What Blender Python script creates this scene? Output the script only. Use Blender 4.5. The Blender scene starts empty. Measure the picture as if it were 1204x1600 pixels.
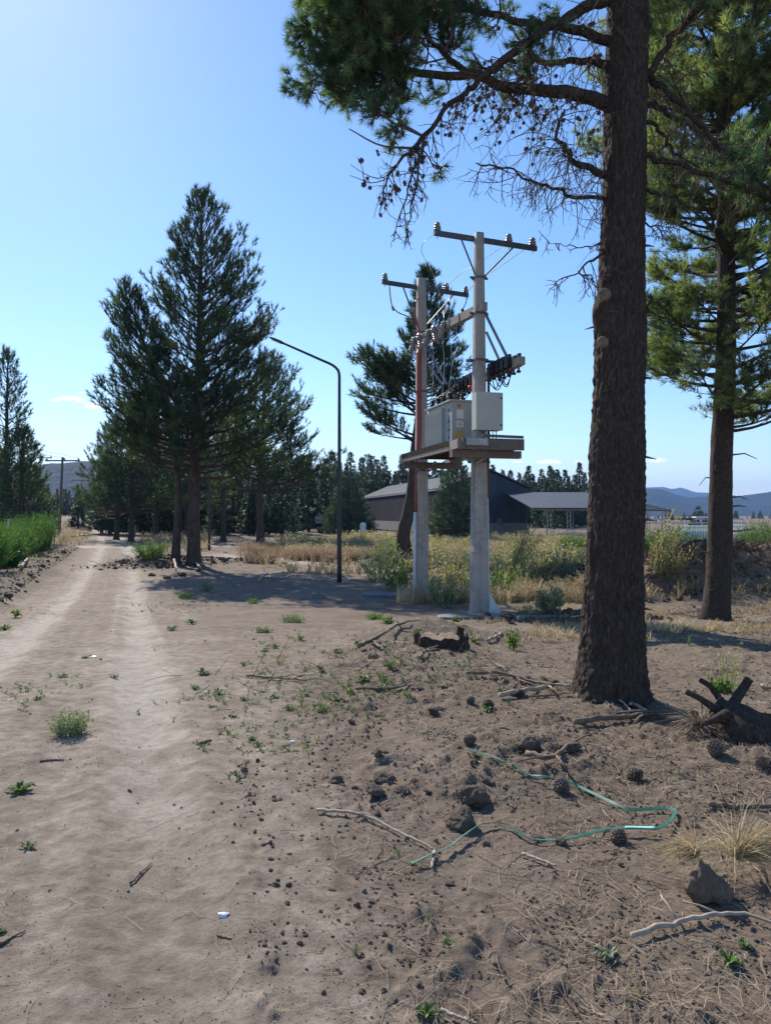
import bpy, math, random
import numpy as np
from mathutils import Vector, Matrix

random.seed(7)
rng = np.random.default_rng(7)
PI = math.pi
scene = bpy.context.scene
COL = scene.collection

# ------------------------------------------------------------------ camera, sky, sun, exposure
F = 1180.0          # focal length in pixels of the 1204x1600 photograph
CX, HY = 602.0, 805.0
CAMZ = 1.6
cam_data = bpy.data.cameras.new("camera")
cam = bpy.data.objects.new("camera", cam_data)
COL.objects.link(cam)
cam.location = (0, 0, CAMZ)
cam.rotation_euler = (math.radians(90) + math.atan(5 / F), 0, 0)
cam_data.sensor_fit = 'VERTICAL'
cam_data.sensor_height = 24.0
cam_data.lens = F / 1600 * 24
cam_data.clip_start = 0.05
cam_data.clip_end = 20000
scene.camera = cam

SUN_EL = math.radians(38)
SUN_AZ = math.radians(-30)            # left of straight ahead (+Y), seen from the camera
world = bpy.data.worlds.new("World")
scene.world = world
world.use_nodes = True
wn, wl = world.node_tree.nodes, world.node_tree.links
wn.clear()
w_out = wn.new('ShaderNodeOutputWorld')
w_bg = wn.new('ShaderNodeBackground')
w_bg.inputs['Strength'].default_value = 0.122
sky = wn.new('ShaderNodeTexSky')
sky.sky_type = 'NISHITA'
sky.sun_disc = False
sky.sun_elevation = SUN_EL
sky.sun_rotation = SUN_AZ
sky.altitude = 800
sky.air_density = 1.15
sky.dust_density = 0.3
sky.ozone_density = 4.0
# a few small fair-weather clouds low over the horizon, fixed in the sky by direction
tc = wn.new('ShaderNodeTexCoord')
sep = wn.new('ShaderNodeSeparateXYZ')
wl.new(tc.outputs['Generated'], sep.inputs[0])
def wmath(op, a, b=None):
    n = wn.new('ShaderNodeMath'); n.operation = op
    for i, v in enumerate((a, b)):
        if v is None: continue
        if isinstance(v, (int, float)): n.inputs[i].default_value = v
        else: wl.new(v, n.inputs[i])
    return n.outputs[0]
ymax = wmath('MAXIMUM', sep.outputs['Y'], 0.05)
sx_ = wmath('DIVIDE', sep.outputs['X'], ymax)
sz_ = wmath('DIVIDE', sep.outputs['Z'], ymax)
cn = wn.new('ShaderNodeTexNoise'); cn.inputs['Scale'].default_value = 55; cn.inputs['Detail'].default_value = 6
cmap = wn.new('ShaderNodeMapping'); cmap.inputs['Scale'].default_value = (1, 1, 3.5)
wl.new(tc.outputs['Generated'], cmap.inputs[0]); wl.new(cmap.outputs[0], cn.inputs['Vector'])
tot = None
for (cx, cy, wx, wy) in [(108, 624, 30, 6.5), (150, 635, 26, 6), (128, 614, 22, 3), (858, 722, 26, 4.5), (1023, 719, 22, 4.5), (808, 721, 14, 3), (905, 722, 12, 3)]:
    dx = wmath('DIVIDE', wmath('SUBTRACT', sx_, (cx - CX) / F), wx / F)
    dz = wmath('DIVIDE', wmath('SUBTRACT', sz_, (HY - cy) / F), wy / F)
    d2 = wmath('ADD', wmath('MULTIPLY', dx, dx), wmath('MULTIPLY', dz, dz))
    g = wmath('SUBTRACT', 1.0, d2)
    tot = g if tot is None else wmath('MAXIMUM', tot, g)
cf = wmath('ADD', tot, wmath('MULTIPLY', wmath('SUBTRACT', cn.outputs['Fac'], 0.55), 3.2))
cr = wn.new('ShaderNodeValToRGB')
cr.color_ramp.elements[0].position = 0.15; cr.color_ramp.elements[0].color = (0, 0, 0, 1)
cr.color_ramp.elements[1].position = .8; cr.color_ramp.elements[1].color = (0.85, 0.85, 0.85, 1)
wl.new(cf, cr.inputs[0])
gate = wmath('MULTIPLY', cr.outputs[0], wmath('GREATER_THAN', sep.outputs['Y'], 0.2))
wmix = wn.new('ShaderNodeMix'); wmix.data_type = 'RGBA'
wl.new(gate, wmix.inputs['Factor'])
hs = wn.new('ShaderNodeHueSaturation'); hs.inputs['Saturation'].default_value = 1.12; wl.new(sky.outputs[0], hs.inputs['Color'])
wt = wn.new('ShaderNodeMix'); wt.data_type = 'RGBA'; wt.blend_type = 'MULTIPLY'; wt.inputs['Factor'].default_value = 1.0; wt.inputs['B'].default_value = (1.03, 1.0, 1.04, 1)
wl.new(hs.outputs[0], wt.inputs['A']); wl.new(wt.outputs['Result'], wmix.inputs['A'])
wmix.inputs['B'].default_value = (9.5, 9.5, 9.7, 1)
wl.new(wmix.outputs['Result'], w_bg.inputs['Color'])
wl.new(w_bg.outputs[0], w_out.inputs['Surface'])

sun_d = bpy.data.lights.new("sun", 'SUN')
sun_d.energy = 4.8
sun_d.angle = math.radians(0.5)
sun_d.color = (1.0, 0.93, 0.82)
sun = bpy.data.objects.new("sun", sun_d)
COL.objects.link(sun)
SUNV = Vector((math.sin(SUN_AZ) * math.cos(SUN_EL), math.cos(SUN_AZ) * math.cos(SUN_EL), math.sin(SUN_EL)))
sun.rotation_euler = SUNV.to_track_quat('Z', 'Y').to_euler()
sun.location = (-20, 40, 40)

vs = scene.view_settings
vs.view_transform = 'Standard'; vs.look = 'None'; vs.gamma = 1; vs.exposure = 0.60
vs.use_curve_mapping = False
cy_ = scene.cycles
cy_.max_bounces = 6; cy_.diffuse_bounces = 3; cy_.glossy_bounces = 2; cy_.transmission_bounces = 3
cy_.volume_bounces = 0; cy_.transparent_max_bounces = 6
cy_.use_denoising = True
cy_.sample_clamp_indirect = 6

# ------------------------------------------------------------------ numpy noise
def _h(ix, iy, iz, seed):
    h = (ix.astype(np.int64) * 374761393 + iy.astype(np.int64) * 668265263 + iz.astype(np.int64) * 2147483647 + seed * 974711) & 0xffffffff
    h = ((h ^ (h >> 13)) * 1274126177) & 0xffffffff
    h = ((h ^ (h >> 16)) * 2246822519) & 0xffffffff
    return ((h ^ (h >> 15)) & 0xffffff) / float(0xffffff)
def vn2(x, y, seed=0):
    ix, iy = np.floor(x), np.floor(y); fx, fy = x - ix, y - iy
    fx = fx * fx * (3 - 2 * fx); fy = fy * fy * (3 - 2 * fy); z = np.zeros_like(ix)
    a = _h(ix, iy, z, seed); b = _h(ix + 1, iy, z, seed); c = _h(ix, iy + 1, z, seed); d = _h(ix + 1, iy + 1, z, seed)
    return (a + (b - a) * fx) * (1 - fy) + (c + (d - c) * fx) * fy
def fbm2(x, y, o=4, seed=0, g=0.5):
    s = 0; a = 1; t = 0; c, sn = math.cos(0.6), math.sin(0.6)
    for i in range(o):
        s = s + a * vn2(x, y, seed + i * 17); t += a; a *= g
        x, y = (x * c - y * sn) * 2.03 + 3.1, (x * sn + y * c) * 2.03 + 1.7
    return s / t
def vn3(x, y, z, seed=0):
    ix, iy, iz = np.floor(x), np.floor(y), np.floor(z); fx, fy, fz = x - ix, y - iy, z - iz
    fx = fx * fx * (3 - 2 * fx); fy = fy * fy * (3 - 2 * fy); fz = fz * fz * (3 - 2 * fz)
    r = 0
    for dx in (0, 1):
        for dy in (0, 1):
            for dz in (0, 1):
                r = r + _h(ix + dx, iy + dy, iz + dz, seed) * (fx if dx else 1 - fx) * (fy if dy else 1 - fy) * (fz if dz else 1 - fz)
    return r
def fbm3(p, sc, o=3, seed=0):
    s = 0; a = 1; t = 0; q = p * sc
    for i in range(o):
        s = s + a * vn3(q[..., 0], q[..., 1], q[..., 2], seed + i * 13); t += a; a *= 0.5; q = q * 2.07 + 5.3
    return s / t
def sst(a, b, x):
    t = np.clip((x - a) / (b - a), 0, 1); return t * t * (3 - 2 * t)

# ------------------------------------------------------------------ the lie of the land
def road_c(y): return -0.72 - 0.34 * y - 0.0006 * np.maximum(0, y - 30) ** 2
def soil_edge(y): return np.where(y < 6, 0.18 - 0.225 * y, -1.17 + (y - 6) * 0.05)
MOUNDS = [(0.2, 8.3, .13, 1.3, 1.3), (0.6, 10.9, .30, .9, .6), (.1, 9.6, .10, .7, .5), (.7, 5.0, .07, .6, .6), (1.9, 6.55, .07, .9, .8), (1.1, 7.2, .08, .9, .8),
          (2.6, 5.0, .05, .8, .5), (8.9, 19.5, 1.15, 1.7, 1.5), (11.6, 20.5, 1.35, 1.9, 1.6), (6.9, 19.2, .85, 1.4, 1.1), (0.3, 31.5, .5, 1.6, 1.1),
          (5.6, 23, .55, 1.5, 1.1), (-9.6, 31.4, .45, 1.5, 1.3), (-8.3, 33.5, .25, 1.6, 1.0), (14.5, 22, 1.2, 2.0, 1.6), (2.2, 27, .3, 1.4, 1.0),
          (3.5, 14.0, .10, .8, .5)]
HOLES = []
def zg(x, y):
    x = np.asarray(x, float); y = np.asarray(y, float)
    t = np.clip((y - 5.2) / 14.5, 0, 1); t = t * (1 - 0.25 * t * (1 - t)) if False else t
    z = -0.55 * (t * 0.75 + 0.25 * t * t * (3 - 2 * t))
    fl = sst(0.12, 0.3, -x / np.maximum(y, 1))
    z = z + 1.95 * sst(60, 210, y) * fl
    for (mx, my, h, sx, sy) in MOUNDS:
        z = z + h * np.exp(-((x - mx) / sx) ** 2 - ((y - my) / sy) ** 2)
    for (mx, my, h, s) in HOLES:
        z = z - h * np.exp(-(((x - mx) / s) ** 2 + ((y - my) / s) ** 2))
    rd = x - road_c(y)
    left = sst(1.7, 2.7, -rd) * sst(8, 14, y) * (1 - sst(46, 50, y))
    z = z + left * (0.30 + 0.25 * (fbm2(x / 1.2, y / 1.2, 3, 5) - .5))
    onroad = 1 - sst(1.6, 2.6, np.abs(rd))
    for o in (-.85, .85):
        z = z - 0.035 * np.exp(-((rd - o) / .20) ** 2) * sst(1, 3, y) + .018 * np.exp(-((np.abs(rd - o) - .34) / .09) ** 2) * sst(1, 3, y)
    fade = 1 - sst(150, 400, y)
    z = z + fade * 0.07 * (fbm2(x / 2.2, y / 2.2, 3, 9) - .5) * (1 - .6 * onroad)
    field = sst(15, 20, y) * sst(-1.2, 1.0, x - (-4 - .16 * y)) * (1 - sst(90, 110, y))
    z = z + field * 0.22 * (fbm2(x / 1.7, y / 1.7, 4, 31) - .42)
    return z
def hit(px, py):
    """where the view ray through a photo pixel meets the land"""
    sx, sz = (px - CX) / F, (HY - py) / F
    ys = np.geomspace(1.2, 400, 6000)
    d = (CAMZ + sz * ys) - zg(sx * ys, ys)
    i = int(np.argmax(d < 0))
    if d[i] >= 0: i = len(ys) - 1
    y = ys[i]; x = sx * y
    return float(x), float(y), float(zg(x, y))
def at(px, py, Y): return np.array([(px - CX) / F * Y, Y, CAMZ + (HY - py) / F * Y])
def Z(x, y): return float(zg(x, y))
for (px, py, h, s) in [(822, 1172, .10, .085), (888, 1178, .09, .10), (745, 1262, .03, .08)]:
    hx, hy, _ = hit(px, py); HOLES.append((hx, hy, h, s))

# ------------------------------------------------------------------ mesh helpers
class MB:
    def __init__(s): s.v = []; s.t = []; s.q = []; s.tm = []; s.qm = []; s.a = []; s.n = 0
    def add(s, v, tris=None, quads=None, mat=0, tint=0.5):
        v = np.asarray(v, float).reshape(-1, 3); n = len(v)
        if tris is not None and len(tris):
            t = np.asarray(tris, np.int64).reshape(-1, 3) + s.n; s.t.append(t); s.tm.append(np.full(len(t), mat))
        if quads is not None and len(quads):
            q = np.asarray(quads, np.int64).reshape(-1, 4) + s.n; s.q.append(q); s.qm.append(np.full(len(q), mat))
        s.v.append(v); s.a.append(np.broadcast_to(np.asarray(tint, float), (n,)).copy()); s.n += n
        return s
    def mesh(s, name, mats, smooth=True):
        me = bpy.data.meshes.new(name)
        v = np.concatenate(s.v); nt = sum(len(t) for t in s.t); nq = sum(len(q) for q in s.q)
        loops = []; mi = []
        if nt: loops.append(np.concatenate(s.t).ravel()); mi.append(np.concatenate(s.tm))
        if nq: loops.append(np.concatenate(s.q).ravel()); mi.append(np.concatenate(s.qm))
        loops = np.concatenate(loops); mi = np.concatenate(mi)
        tot = np.concatenate([np.full(nt, 3), np.full(nq, 4)]).astype(np.int32)
        st = np.concatenate([[0], np.cumsum(tot)[:-1]]).astype(np.int32)
        me.vertices.add(len(v)); me.vertices.foreach_set('co', v.astype(np.float32).ravel())
        me.loops.add(len(loops)); me.loops.foreach_set('vertex_index', loops.astype(np.int32))
        me.polygons.add(nt + nq); me.polygons.foreach_set('loop_start', st); me.polygons.foreach_set('loop_total', tot)
        me.polygons.foreach_set('material_index', mi.astype(np.int32))
        me.polygons.foreach_set('use_smooth', np.full(nt + nq, smooth))
        at_ = me.attributes.new('tint', 'FLOAT', 'POINT'); at_.data.foreach_set('value', np.concatenate(s.a).astype(np.float32))
        for m in (mats if isinstance(mats, (list, tuple)) else [mats]): me.materials.append(m)
        me.update(calc_edges=True)
        return me
    def build(s, name, mats, parent=None, loc=None, smooth=True, **kw):
        o = bpy.data.objects.new(name, s.mesh(name, mats, smooth)); COL.objects.link(o)
        if loc is not None: o.location = loc
        if parent is not None: o.parent = parent
        tag(o, **kw)
        return o
def tag(o, label=None, cat=None, group=None, kind=None):
    if label: o['label'] = label
    if cat: o['category'] = cat
    if group: o['group'] = group
    if kind: o['kind'] = kind
    return o
def empty(name, loc, label, cat, group=None, rz=0):
    o = bpy.data.objects.new(name, None); COL.objects.link(o); o.location = loc; o.rotation_euler = (0, 0, rz)
    o.empty_display_size = .2
    return tag(o, label, cat, group)
def link_copy(o, name=None, parent=None):
    c = o.copy(); COL.objects.link(c); c.parent = parent
    return c
def copy_tree(o, parent=None):
    c = link_copy(o, parent=parent)
    for ch in list(o.children): copy_tree(ch, c)
    return c

BOXQ = [(0, 1, 3, 2), (4, 6, 7, 5), (0, 4, 5, 1), (2, 3, 7, 6), (0, 2, 6, 4), (1, 5, 7, 3)]
def box(mb, c, s, R=None, mat=0, tint=.5):
    v = np.array([[x, y, z] for x in (-.5, .5) for y in (-.5, .5) for z in (-.5, .5)]) * np.array(s, float)
    if R is not None: v = v @ np.asarray(R).T
    mb.add(v + np.array(c, float), quads=BOXQ, mat=mat, tint=tint); return mb
def frame(d, up=(0, 0, 1)):
    d = np.array(d, float); d /= np.linalg.norm(d) + 1e-12
    u = np.array(up, float)
    if abs(d @ u) > .98: u = np.array([1., 0, 0])
    a = np.cross(u, d); a /= np.linalg.norm(a); b = np.cross(d, a)
    return a, b, d
def beam(mb, p, q, w, h, mat=0, tint=.5):
    """box beam from p to q, w wide (level) and h high"""
    p, q = np.array(p, float), np.array(q, float); a, b, d = frame(q - p)
    R = np.stack([a, d, b], 1)
    return box(mb, (p + q) / 2, (w, np.linalg.norm(q - p), h), R, mat, tint)
def tube(mb, pts, rad, n=6, mat=0, tint=.5, cap=True, noise=None):
    pts = np.asarray(pts, float); k = len(pts); rad = np.broadcast_to(np.asarray(rad, float), (k,))
    d = np.gradient(pts, axis=0); d /= np.linalg.norm(d, axis=1)[:, None] + 1e-12
    ref = np.eye(3)[int(np.argmin(np.abs(d).max(0)))]
    a = np.cross(ref, d); a /= np.linalg.norm(a, axis=1)[:, None] + 1e-9; b = np.cross(d, a)
    th = np.arange(n) * 2 * PI / n
    ring = a[:, None, :] * np.cos(th)[None, :, None] + b[:, None, :] * np.sin(th)[None, :, None]
    r = rad[:, None] * np.ones(n)
    if noise is not None: r = r * noise(pts[:, None, :] + ring * rad[:, None, None])
    v = (pts[:, None, :] + ring * r[:, :, None]).reshape(-1, 3)
    i = np.arange(k - 1)[:, None] * n; j = np.arange(n)[None, :]; j2 = (j + 1) % n
    q = np.stack([i + j, i + j2, i + n + j2, i + n + j], -1).reshape(-1, 4)
    tr = []
    if cap and n > 2:
        tr = [(0, m + 1, m) for m in range(1, n - 1)] + [((k - 1) * n, (k - 1) * n + m, (k - 1) * n + m + 1) for m in range(1, n - 1)]
    tv = np.asarray(tint, float)
    mb.add(v, tris=tr, quads=q, mat=mat, tint=tv if tv.ndim == 0 else np.repeat(tv, n))
    return mb
def lathe(mb, prof, c=(0, 0, 0), n=16, R=None, mat=0, tint=.5):
    prof = np.array(prof, float); k = len(prof); th = np.arange(n) * 2 * PI / n
    v = np.stack([prof[:, 0:1] * np.cos(th), prof[:, 0:1] * np.sin(th), np.repeat(prof[:, 1:2], n, 1)], -1).reshape(-1, 3)
    if R is not None: v = v @ np.asarray(R).T
    i = np.arange(k - 1)[:, None] * n; j = np.arange(n)[None, :]; j2 = (j + 1) % n
    q = np.stack([i + j, i + j2, i + n + j2, i + n + j], -1).reshape(-1, 4)
    tr = [(0, m + 1, m) for m in range(1, n - 1)] + [((k - 1) * n, (k - 1) * n + m, (k - 1) * n + m + 1) for m in range(1, n - 1)]
    mb.add(v + np.array(c, float), tris=tr, quads=q, mat=mat, tint=tint); return mb
def smoothpts(pts, n):
    """Catmull-Rom through control points"""
    P = np.asarray(pts, float); P = np.vstack([2 * P[0] - P[1], P, 2 * P[-1] - P[-2]])
    seg = len(P) - 3; out = []
    for t in np.linspace(0, seg - 1e-6, n):
        i = int(t); u = t - i; p0, p1, p2, p3 = P[i:i + 4]
        out.append(.5 * ((2 * p1) + (-p0 + p2) * u + (2 * p0 - 5 * p1 + 4 * p2 - p3) * u * u + (-p0 + 3 * p1 - 3 * p2 + p3) * u ** 3))
    return np.array(out)
def icosphere(sub):
    t = (1 + 5 ** .5) / 2
    v = [(-1, t, 0), (1, t, 0), (-1, -t, 0), (1, -t, 0), (0, -1, t), (0, 1, t), (0, -1, -t), (0, 1, -t), (t, 0, -1), (t, 0, 1), (-t, 0, -1), (-t, 0, 1)]
    f = [(0, 11, 5), (0, 5, 1), (0, 1, 7), (0, 7, 10), (0, 10, 11), (1, 5, 9), (5, 11, 4), (11, 10, 2), (10, 7, 6), (7, 1, 8), (3, 9, 4), (3, 4, 2), (3, 2, 6), (3, 6, 8), (3, 8, 9), (4, 9, 5), (2, 4, 11), (6, 2, 10), (8, 6, 7), (9, 8, 1)]
    v = [np.array(a) / np.linalg.norm(a) for a in v]
    for _ in range(sub):
        c = {}; nf = []
        def mid(a, b):
            k = (min(a, b), max(a, b))
            if k not in c: m = v[a] + v[b]; v.append(m / np.linalg.norm(m)); c[k] = len(v) - 1
            return c[k]
        for a, b, d in f:
            ab, bd, da = mid(a, b), mid(b, d), mid(d, a); nf += [(a, ab, da), (b, bd, ab), (d, da, bd), (ab, bd, da)]
        f = nf
    return np.array(v), np.array(f)
ICO = {k: icosphere(k) for k in (0, 1, 2, 3, 4)}
def rots_to(dirs, roll):
    """rotation matrices (N,3,3) taking +Z to dirs with a random roll"""
    d = dirs / (np.linalg.norm(dirs, axis=1)[:, None] + 1e-12)
    ref = np.where(np.abs(d[:, 2:3]) > .95, np.array([[1., 0, 0]]), np.array([[0, 0, 1.]]))
    a = np.cross(ref, d); a /= np.linalg.norm(a, axis=1)[:, None]; b = np.cross(d, a)
    c, s = np.cos(roll)[:, None], np.sin(roll)[:, None]
    return np.stack([a * c + b * s, -a * s + b * c, d], -1)
def scatter(mb, templates, pos, R, scale, tint, mat=0):
    """lay copies of small templates (v, tris) into one mesh"""
    pos = np.asarray(pos, float); N = len(pos)
    if N == 0: return
    scale = np.broadcast_to(scale, (N,)); tint = np.broadcast_to(tint, (N,))
    pick = rng.integers(0, len(templates), N)
    for k, (tv, tf) in enumerate(templates):
        m = pick == k; n = int(m.sum())
        if not n: continue
        v = np.einsum('nij,vj->nvi', R[m], tv) * scale[m][:, None, None] + pos[m][:, None, :]
        f = tf[None] + (np.arange(n) * len(tv))[:, None, None]
        mb.add(v.reshape(-1, 3), tris=f.reshape(-1, 3), mat=mat, tint=np.repeat(tint[m], len(tv)))

# ------------------------------------------------------------------ materials
def nt(m): m.use_nodes = True; t = m.node_tree; t.nodes.clear(); return t
class MT:
    def __init__(s, name):
        s.m = bpy.data.materials.new(name); s.t = nt(s.m); s.N, s.L = s.t.nodes, s.t.links
        s.out = s.N.new('ShaderNodeOutputMaterial')
    def n(s, typ, **kw):
        x = s.N.new(typ)
        for k, v in kw.items(): setattr(x, k, v)
        return x
    def put(s, inp, v):
        if hasattr(v, 'is_output') or isinstance(v, bpy.types.NodeSocket): s.L.new(v, inp)
        elif isinstance(v, (tuple, list)) and len(v) == 3 and inp.type == 'RGBA': inp.default_value = (*v, 1)
        else: inp.default_value = v
    def noise(s, scale, detail=4, rough=.55, vec=None, dist=0):
        x = s.n('ShaderNodeTexNoise'); x.inputs['Scale'].default_value = scale; x.inputs['Detail'].default_value = detail
        x.inputs['Roughness'].default_value = rough; x.inputs['Distortion'].default_value = dist
        s.L.new(vec or s.obj(), x.inputs['Vector']); return x.outputs['Fac']
    def voro(s, scale, vec=None, feature='F1'):
        x = s.n('ShaderNodeTexVoronoi'); x.feature = feature; x.inputs['Scale'].default_value = scale
        s.L.new(vec or s.obj(), x.inputs['Vector']); return x.outputs['Distance']
    def obj(s): 
        if not hasattr(s, '_tc'): s._tc = s.n('ShaderNodeTexCoord')
        return s._tc.outputs['Object']
    def mapped(s, sc, rot=(0, 0, 0)):
        x = s.n('ShaderNodeMapping'); x.inputs['Scale'].default_value = sc; x.inputs['Rotation'].default_value = rot
        s.L.new(s.obj(), x.inputs[0]); return x.outputs[0]
    def attr(s, name='tint'):
        x = s.n('ShaderNodeAttribute'); x.attribute_name = name; return x.outputs['Fac']
    def ramp(s, f, stops, interp='LINEAR'):
        x = s.n('ShaderNodeValToRGB'); x.color_ramp.interpolation = interp; e = x.color_ramp.elements
        while len(e) < len(stops): e.new(.5)
        for el, (p, c) in zip(e, stops): el.position = p; el.color = (*c, 1) if isinstance(c, (tuple, list)) else (c, c, c, 1)
        s.L.new(f, x.inputs[0]); return x.outputs[0]
    def mix(s, f, a, b, mode='MIX'):
        x = s.n('ShaderNodeMix'); x.data_type = 'RGBA'; x.blend_type = mode
        s.put(x.inputs['Factor'], f); s.put(x.inputs['A'], a); s.put(x.inputs['B'], b); return x.outputs['Result']
    def math(s, op, a, b=0.0, clamp=False):
        x = s.n('ShaderNodeMath'); x.operation = op; x.use_clamp = clamp; s.put(x.inputs[0], a); s.put(x.inputs[1], b); return x.outputs[0]
    def bump(s, h, strength=.5, dist=.01):
        x = s.n('ShaderNodeBump'); x.inputs['Strength'].default_value = strength; x.inputs['Distance'].default_value = dist
        s.L.new(h, x.inputs['Height']); return x.outputs[0]
    def pbr(s, col, rough=.8, metal=0, normal=None, spec=.3, transl=None):
        p = s.n('ShaderNodeBsdfPrincipled'); s.put(p.inputs['Base Color'], col); s.put(p.inputs['Roughness'], rough)
        s.put(p.inputs['Metallic'], metal); p.inputs['Specular IOR Level'].default_value = spec
        if normal is not None: s.L.new(normal, p.inputs['Normal'])
        o = p.outputs[0]
        if transl:
            t = s.n('ShaderNodeBsdfTranslucent'); s.put(t.inputs['Color'], transl[1])
            mx = s.n('ShaderNodeMixShader'); mx.inputs[0].default_value = transl[0]
            s.L.new(o, mx.inputs[1]); s.L.new(t.outputs[0], mx.inputs[2]); o = mx.outputs[0]
        s.L.new(o, s.out.inputs['Surface']); return s.m

def simple(name, c, rough=.6, metal=0, var=.15, scale=6, bump=0, spec=.3):
    t = MT(name); f = t.noise(scale, 5)
    a = tuple(x * (1 - var) for x in c); b = tuple(min(1, x * (1 + var)) for x in c)
    return t.pbr(t.ramp(f, [(.3, a), (.7, b)]), rough, metal, t.bump(t.noise(scale * 8, 3), .3, bump) if bump else None, spec)

def m_foliage(name, lo, mid, hi, transl=.25, rough=.55, tl=None):
    t = MT(name)
    col = t.ramp(t.attr(), [(0, lo), (.5, mid), (1, hi)])
    tcol = t.mix(1.0, col, tl or (1.5, 1.7, .6), 'MULTIPLY')
    return t.pbr(col, rough, 0, None, .35, (transl, tcol))

def m_ground():
    t = MT('soil')
    dust, lit = t.attr('dust'), t.attr('litter')
    n1 = t.noise(1.6, 7, .6); n2 = t.noise(9, 6, .62); n3 = t.noise(60, 4, .7); n4 = t.noise(.35, 4, .5)
    v = t.voro(34)
    soil = t.ramp(t.math('ADD', t.math('MULTIPLY', n1, .55), t.math('MULTIPLY', n2, .45)), [(.3, (.140, .108, .082)), (.5, (.205, .162, .126)), (.68, (.280, .226, .178))])
    pale = t.ramp(t.math('ADD', t.math('MULTIPLY', n1, .5), t.math('MULTIPLY', n2, .5)), [(.32, (.245, .200, .158)), (.5, (.335, .279, .225)), (.66, (.435, .372, .305))])
    c = t.mix(t.ramp(t.math('ADD', dust, t.math('MULTIPLY', t.math('SUBTRACT', n2, .5), 1.0)), [(.25, 0.), (.8, 1.)]), soil, pale)
    c = t.mix(t.ramp(t.math('ADD', dust, t.math('MULTIPLY', t.math('SUBTRACT', n1, .5), 1.2)), [(.75, 0.), (1.1, .6)]), c, t.ramp(n2, [(.35, (.36, .315, .265)), (.65, (.52, .465, .40))]))
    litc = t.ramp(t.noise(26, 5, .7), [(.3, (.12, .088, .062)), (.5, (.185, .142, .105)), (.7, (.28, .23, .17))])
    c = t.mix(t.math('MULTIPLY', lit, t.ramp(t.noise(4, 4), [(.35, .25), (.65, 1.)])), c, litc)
    c = t.mix(t.ramp(n3, [(.3, .45), (.55, 0.)]), c, t.mix(1., c, (.55, .52, .5), 'MULTIPLY'))
    c = t.mix(t.ramp(n4, [(.35, .22), (.6, 0.)]), c, t.mix(1., c, (.72, .70, .68), 'MULTIPLY'))
    hgt = t.math('ADD', t.math('ADD', t.math('MULTIPLY', n3, .5), t.math('MULTIPLY', n2, .9)), t.math('MULTIPLY', t.noise(210, 4, .8), .42))
    return t.pbr(c, .95, 0, t.bump(hgt, .75, .028), .1)
def m_bark(name, a, b, c, zs=.22, sc=30, dist=.02):
    t = MT(name); mp = t.mapped((1, 1, zs))
    n = t.noise(sc, 6, .65, mp, .6); v = t.voro(sc * .55, mp); n0 = t.noise(2.2, 4)
    f = t.math('ADD', t.math('MULTIPLY', n, .9), t.math('MULTIPLY', v, .16))
    col = t.ramp(f, [(.28, a), (.52, b), (.8, c)])
    col = t.mix(t.ramp(n0, [(.35, 0.), (.7, .5)]), col, t.mix(1., col, (1.35, 1.25, 1.15), 'MULTIPLY'))
    return t.pbr(col, .92, 0, t.bump(f, .9, dist), .15)
def m_concrete():
    t = MT('concrete'); mp = t.mapped((1, 1, .12))
    f = t.math('ADD', t.math('MULTIPLY', t.noise(9, 6, .6), .5), t.math('MULTIPLY', t.noise(7, 5, .6, mp), .5))
    col = t.ramp(f, [(.32, (.23, .205, .185)), (.5, (.34, .31, .285)), (.7, (.43, .40, .37))])
    pits = t.ramp(t.voro(42), [(.10, .55), (.2, 0.)])
    col = t.mix(pits, col, (.14, .12, .11))
    return t.pbr(col, .85, 0, t.bump(t.noise(60, 4), .4, .004), .25)
def m_wood(name='weathered_wood', cs=((.15, .12, .10), (.28, .24, .20), (.42, .37, .32))):
    t = MT(name)
    f = t.noise(14, 6, .65, t.mapped((3, .25, 3)), .4)
    return t.pbr(t.ramp(f, [(.3, cs[0]), (.5, cs[1]), (.7, cs[2])]), .8, 0, t.bump(f, .5, .006), .2)
M = {}
M['soil'] = m_ground()
t = MT('clod'); n = t.noise(14, 6, .6)
M['clod_old'] = t.pbr(t.ramp(n, [(.3, (.18, .145, .118)), (.55, (.26, .212, .175)), (.75, (.34, .285, .235))]), .95, 0, t.bump(t.noise(55, 5, .7), .8, .012), .1)
M['clod'] = M['soil']
t = MT('damp_soil'); M['damp_soil'] = t.pbr(t.ramp(t.noise(9, 6, .65), [(.32, (.060, .042, .031)), (.5, (.105, .078, .058)), (.68, (.175, .136, .105))]), .95, 0, t.bump(t.noise(50, 5, .7), .8, .012), .1)
M['bark'] = m_bark('bark', (.020, .015, .013), (.050, .038, .032), (.115, .090, .074), .30, 60, .02)
M['bark_far'] = m_bark('bark_far', (.03, .025, .022), (.06, .049, .042), (.11, .09, .075), .3, 12, .03)
M['twig'] = simple('twig', (.105, .08, .065), .85, 0, .4, 18)
M['deadwood'] = simple('dead_wood', (.36, .29, .225), .8, 0, .35, 22)
M['stick'] = simple('stick_bark', (.17, .125, .09), .85, 0, .4, 25, .004)
M['cutwood'] = simple('cut_wood', (.17, .12, .078), .8, 0, .3, 30)
M['cone'] = simple('pine_cone', (.13, .095, .075), .75, 0, .4, 30)
t = MT('cone_scale'); M['cone_scale'] = t.pbr(t.ramp(t.attr(), [(0, (.05, .035, .028)), (.55, (.16, .115, .09)), (1, (.36, .31, .27))]), .75)
M['needles'] = m_foliage('pine_needles', (.036, .072, .050), (.080, .135, .085), (.22, .28, .16), .42)
M['needles_olive'] = m_foliage('olive_pine_needles', (.05, .078, .045), (.115, .150, .080), (.26, .28, .15), .45)
M['needles_far'] = m_foliage('pine_needles_far', (.024, .044, .030), (.046, .076, .046), (.11, .14, .065), .30)
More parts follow.
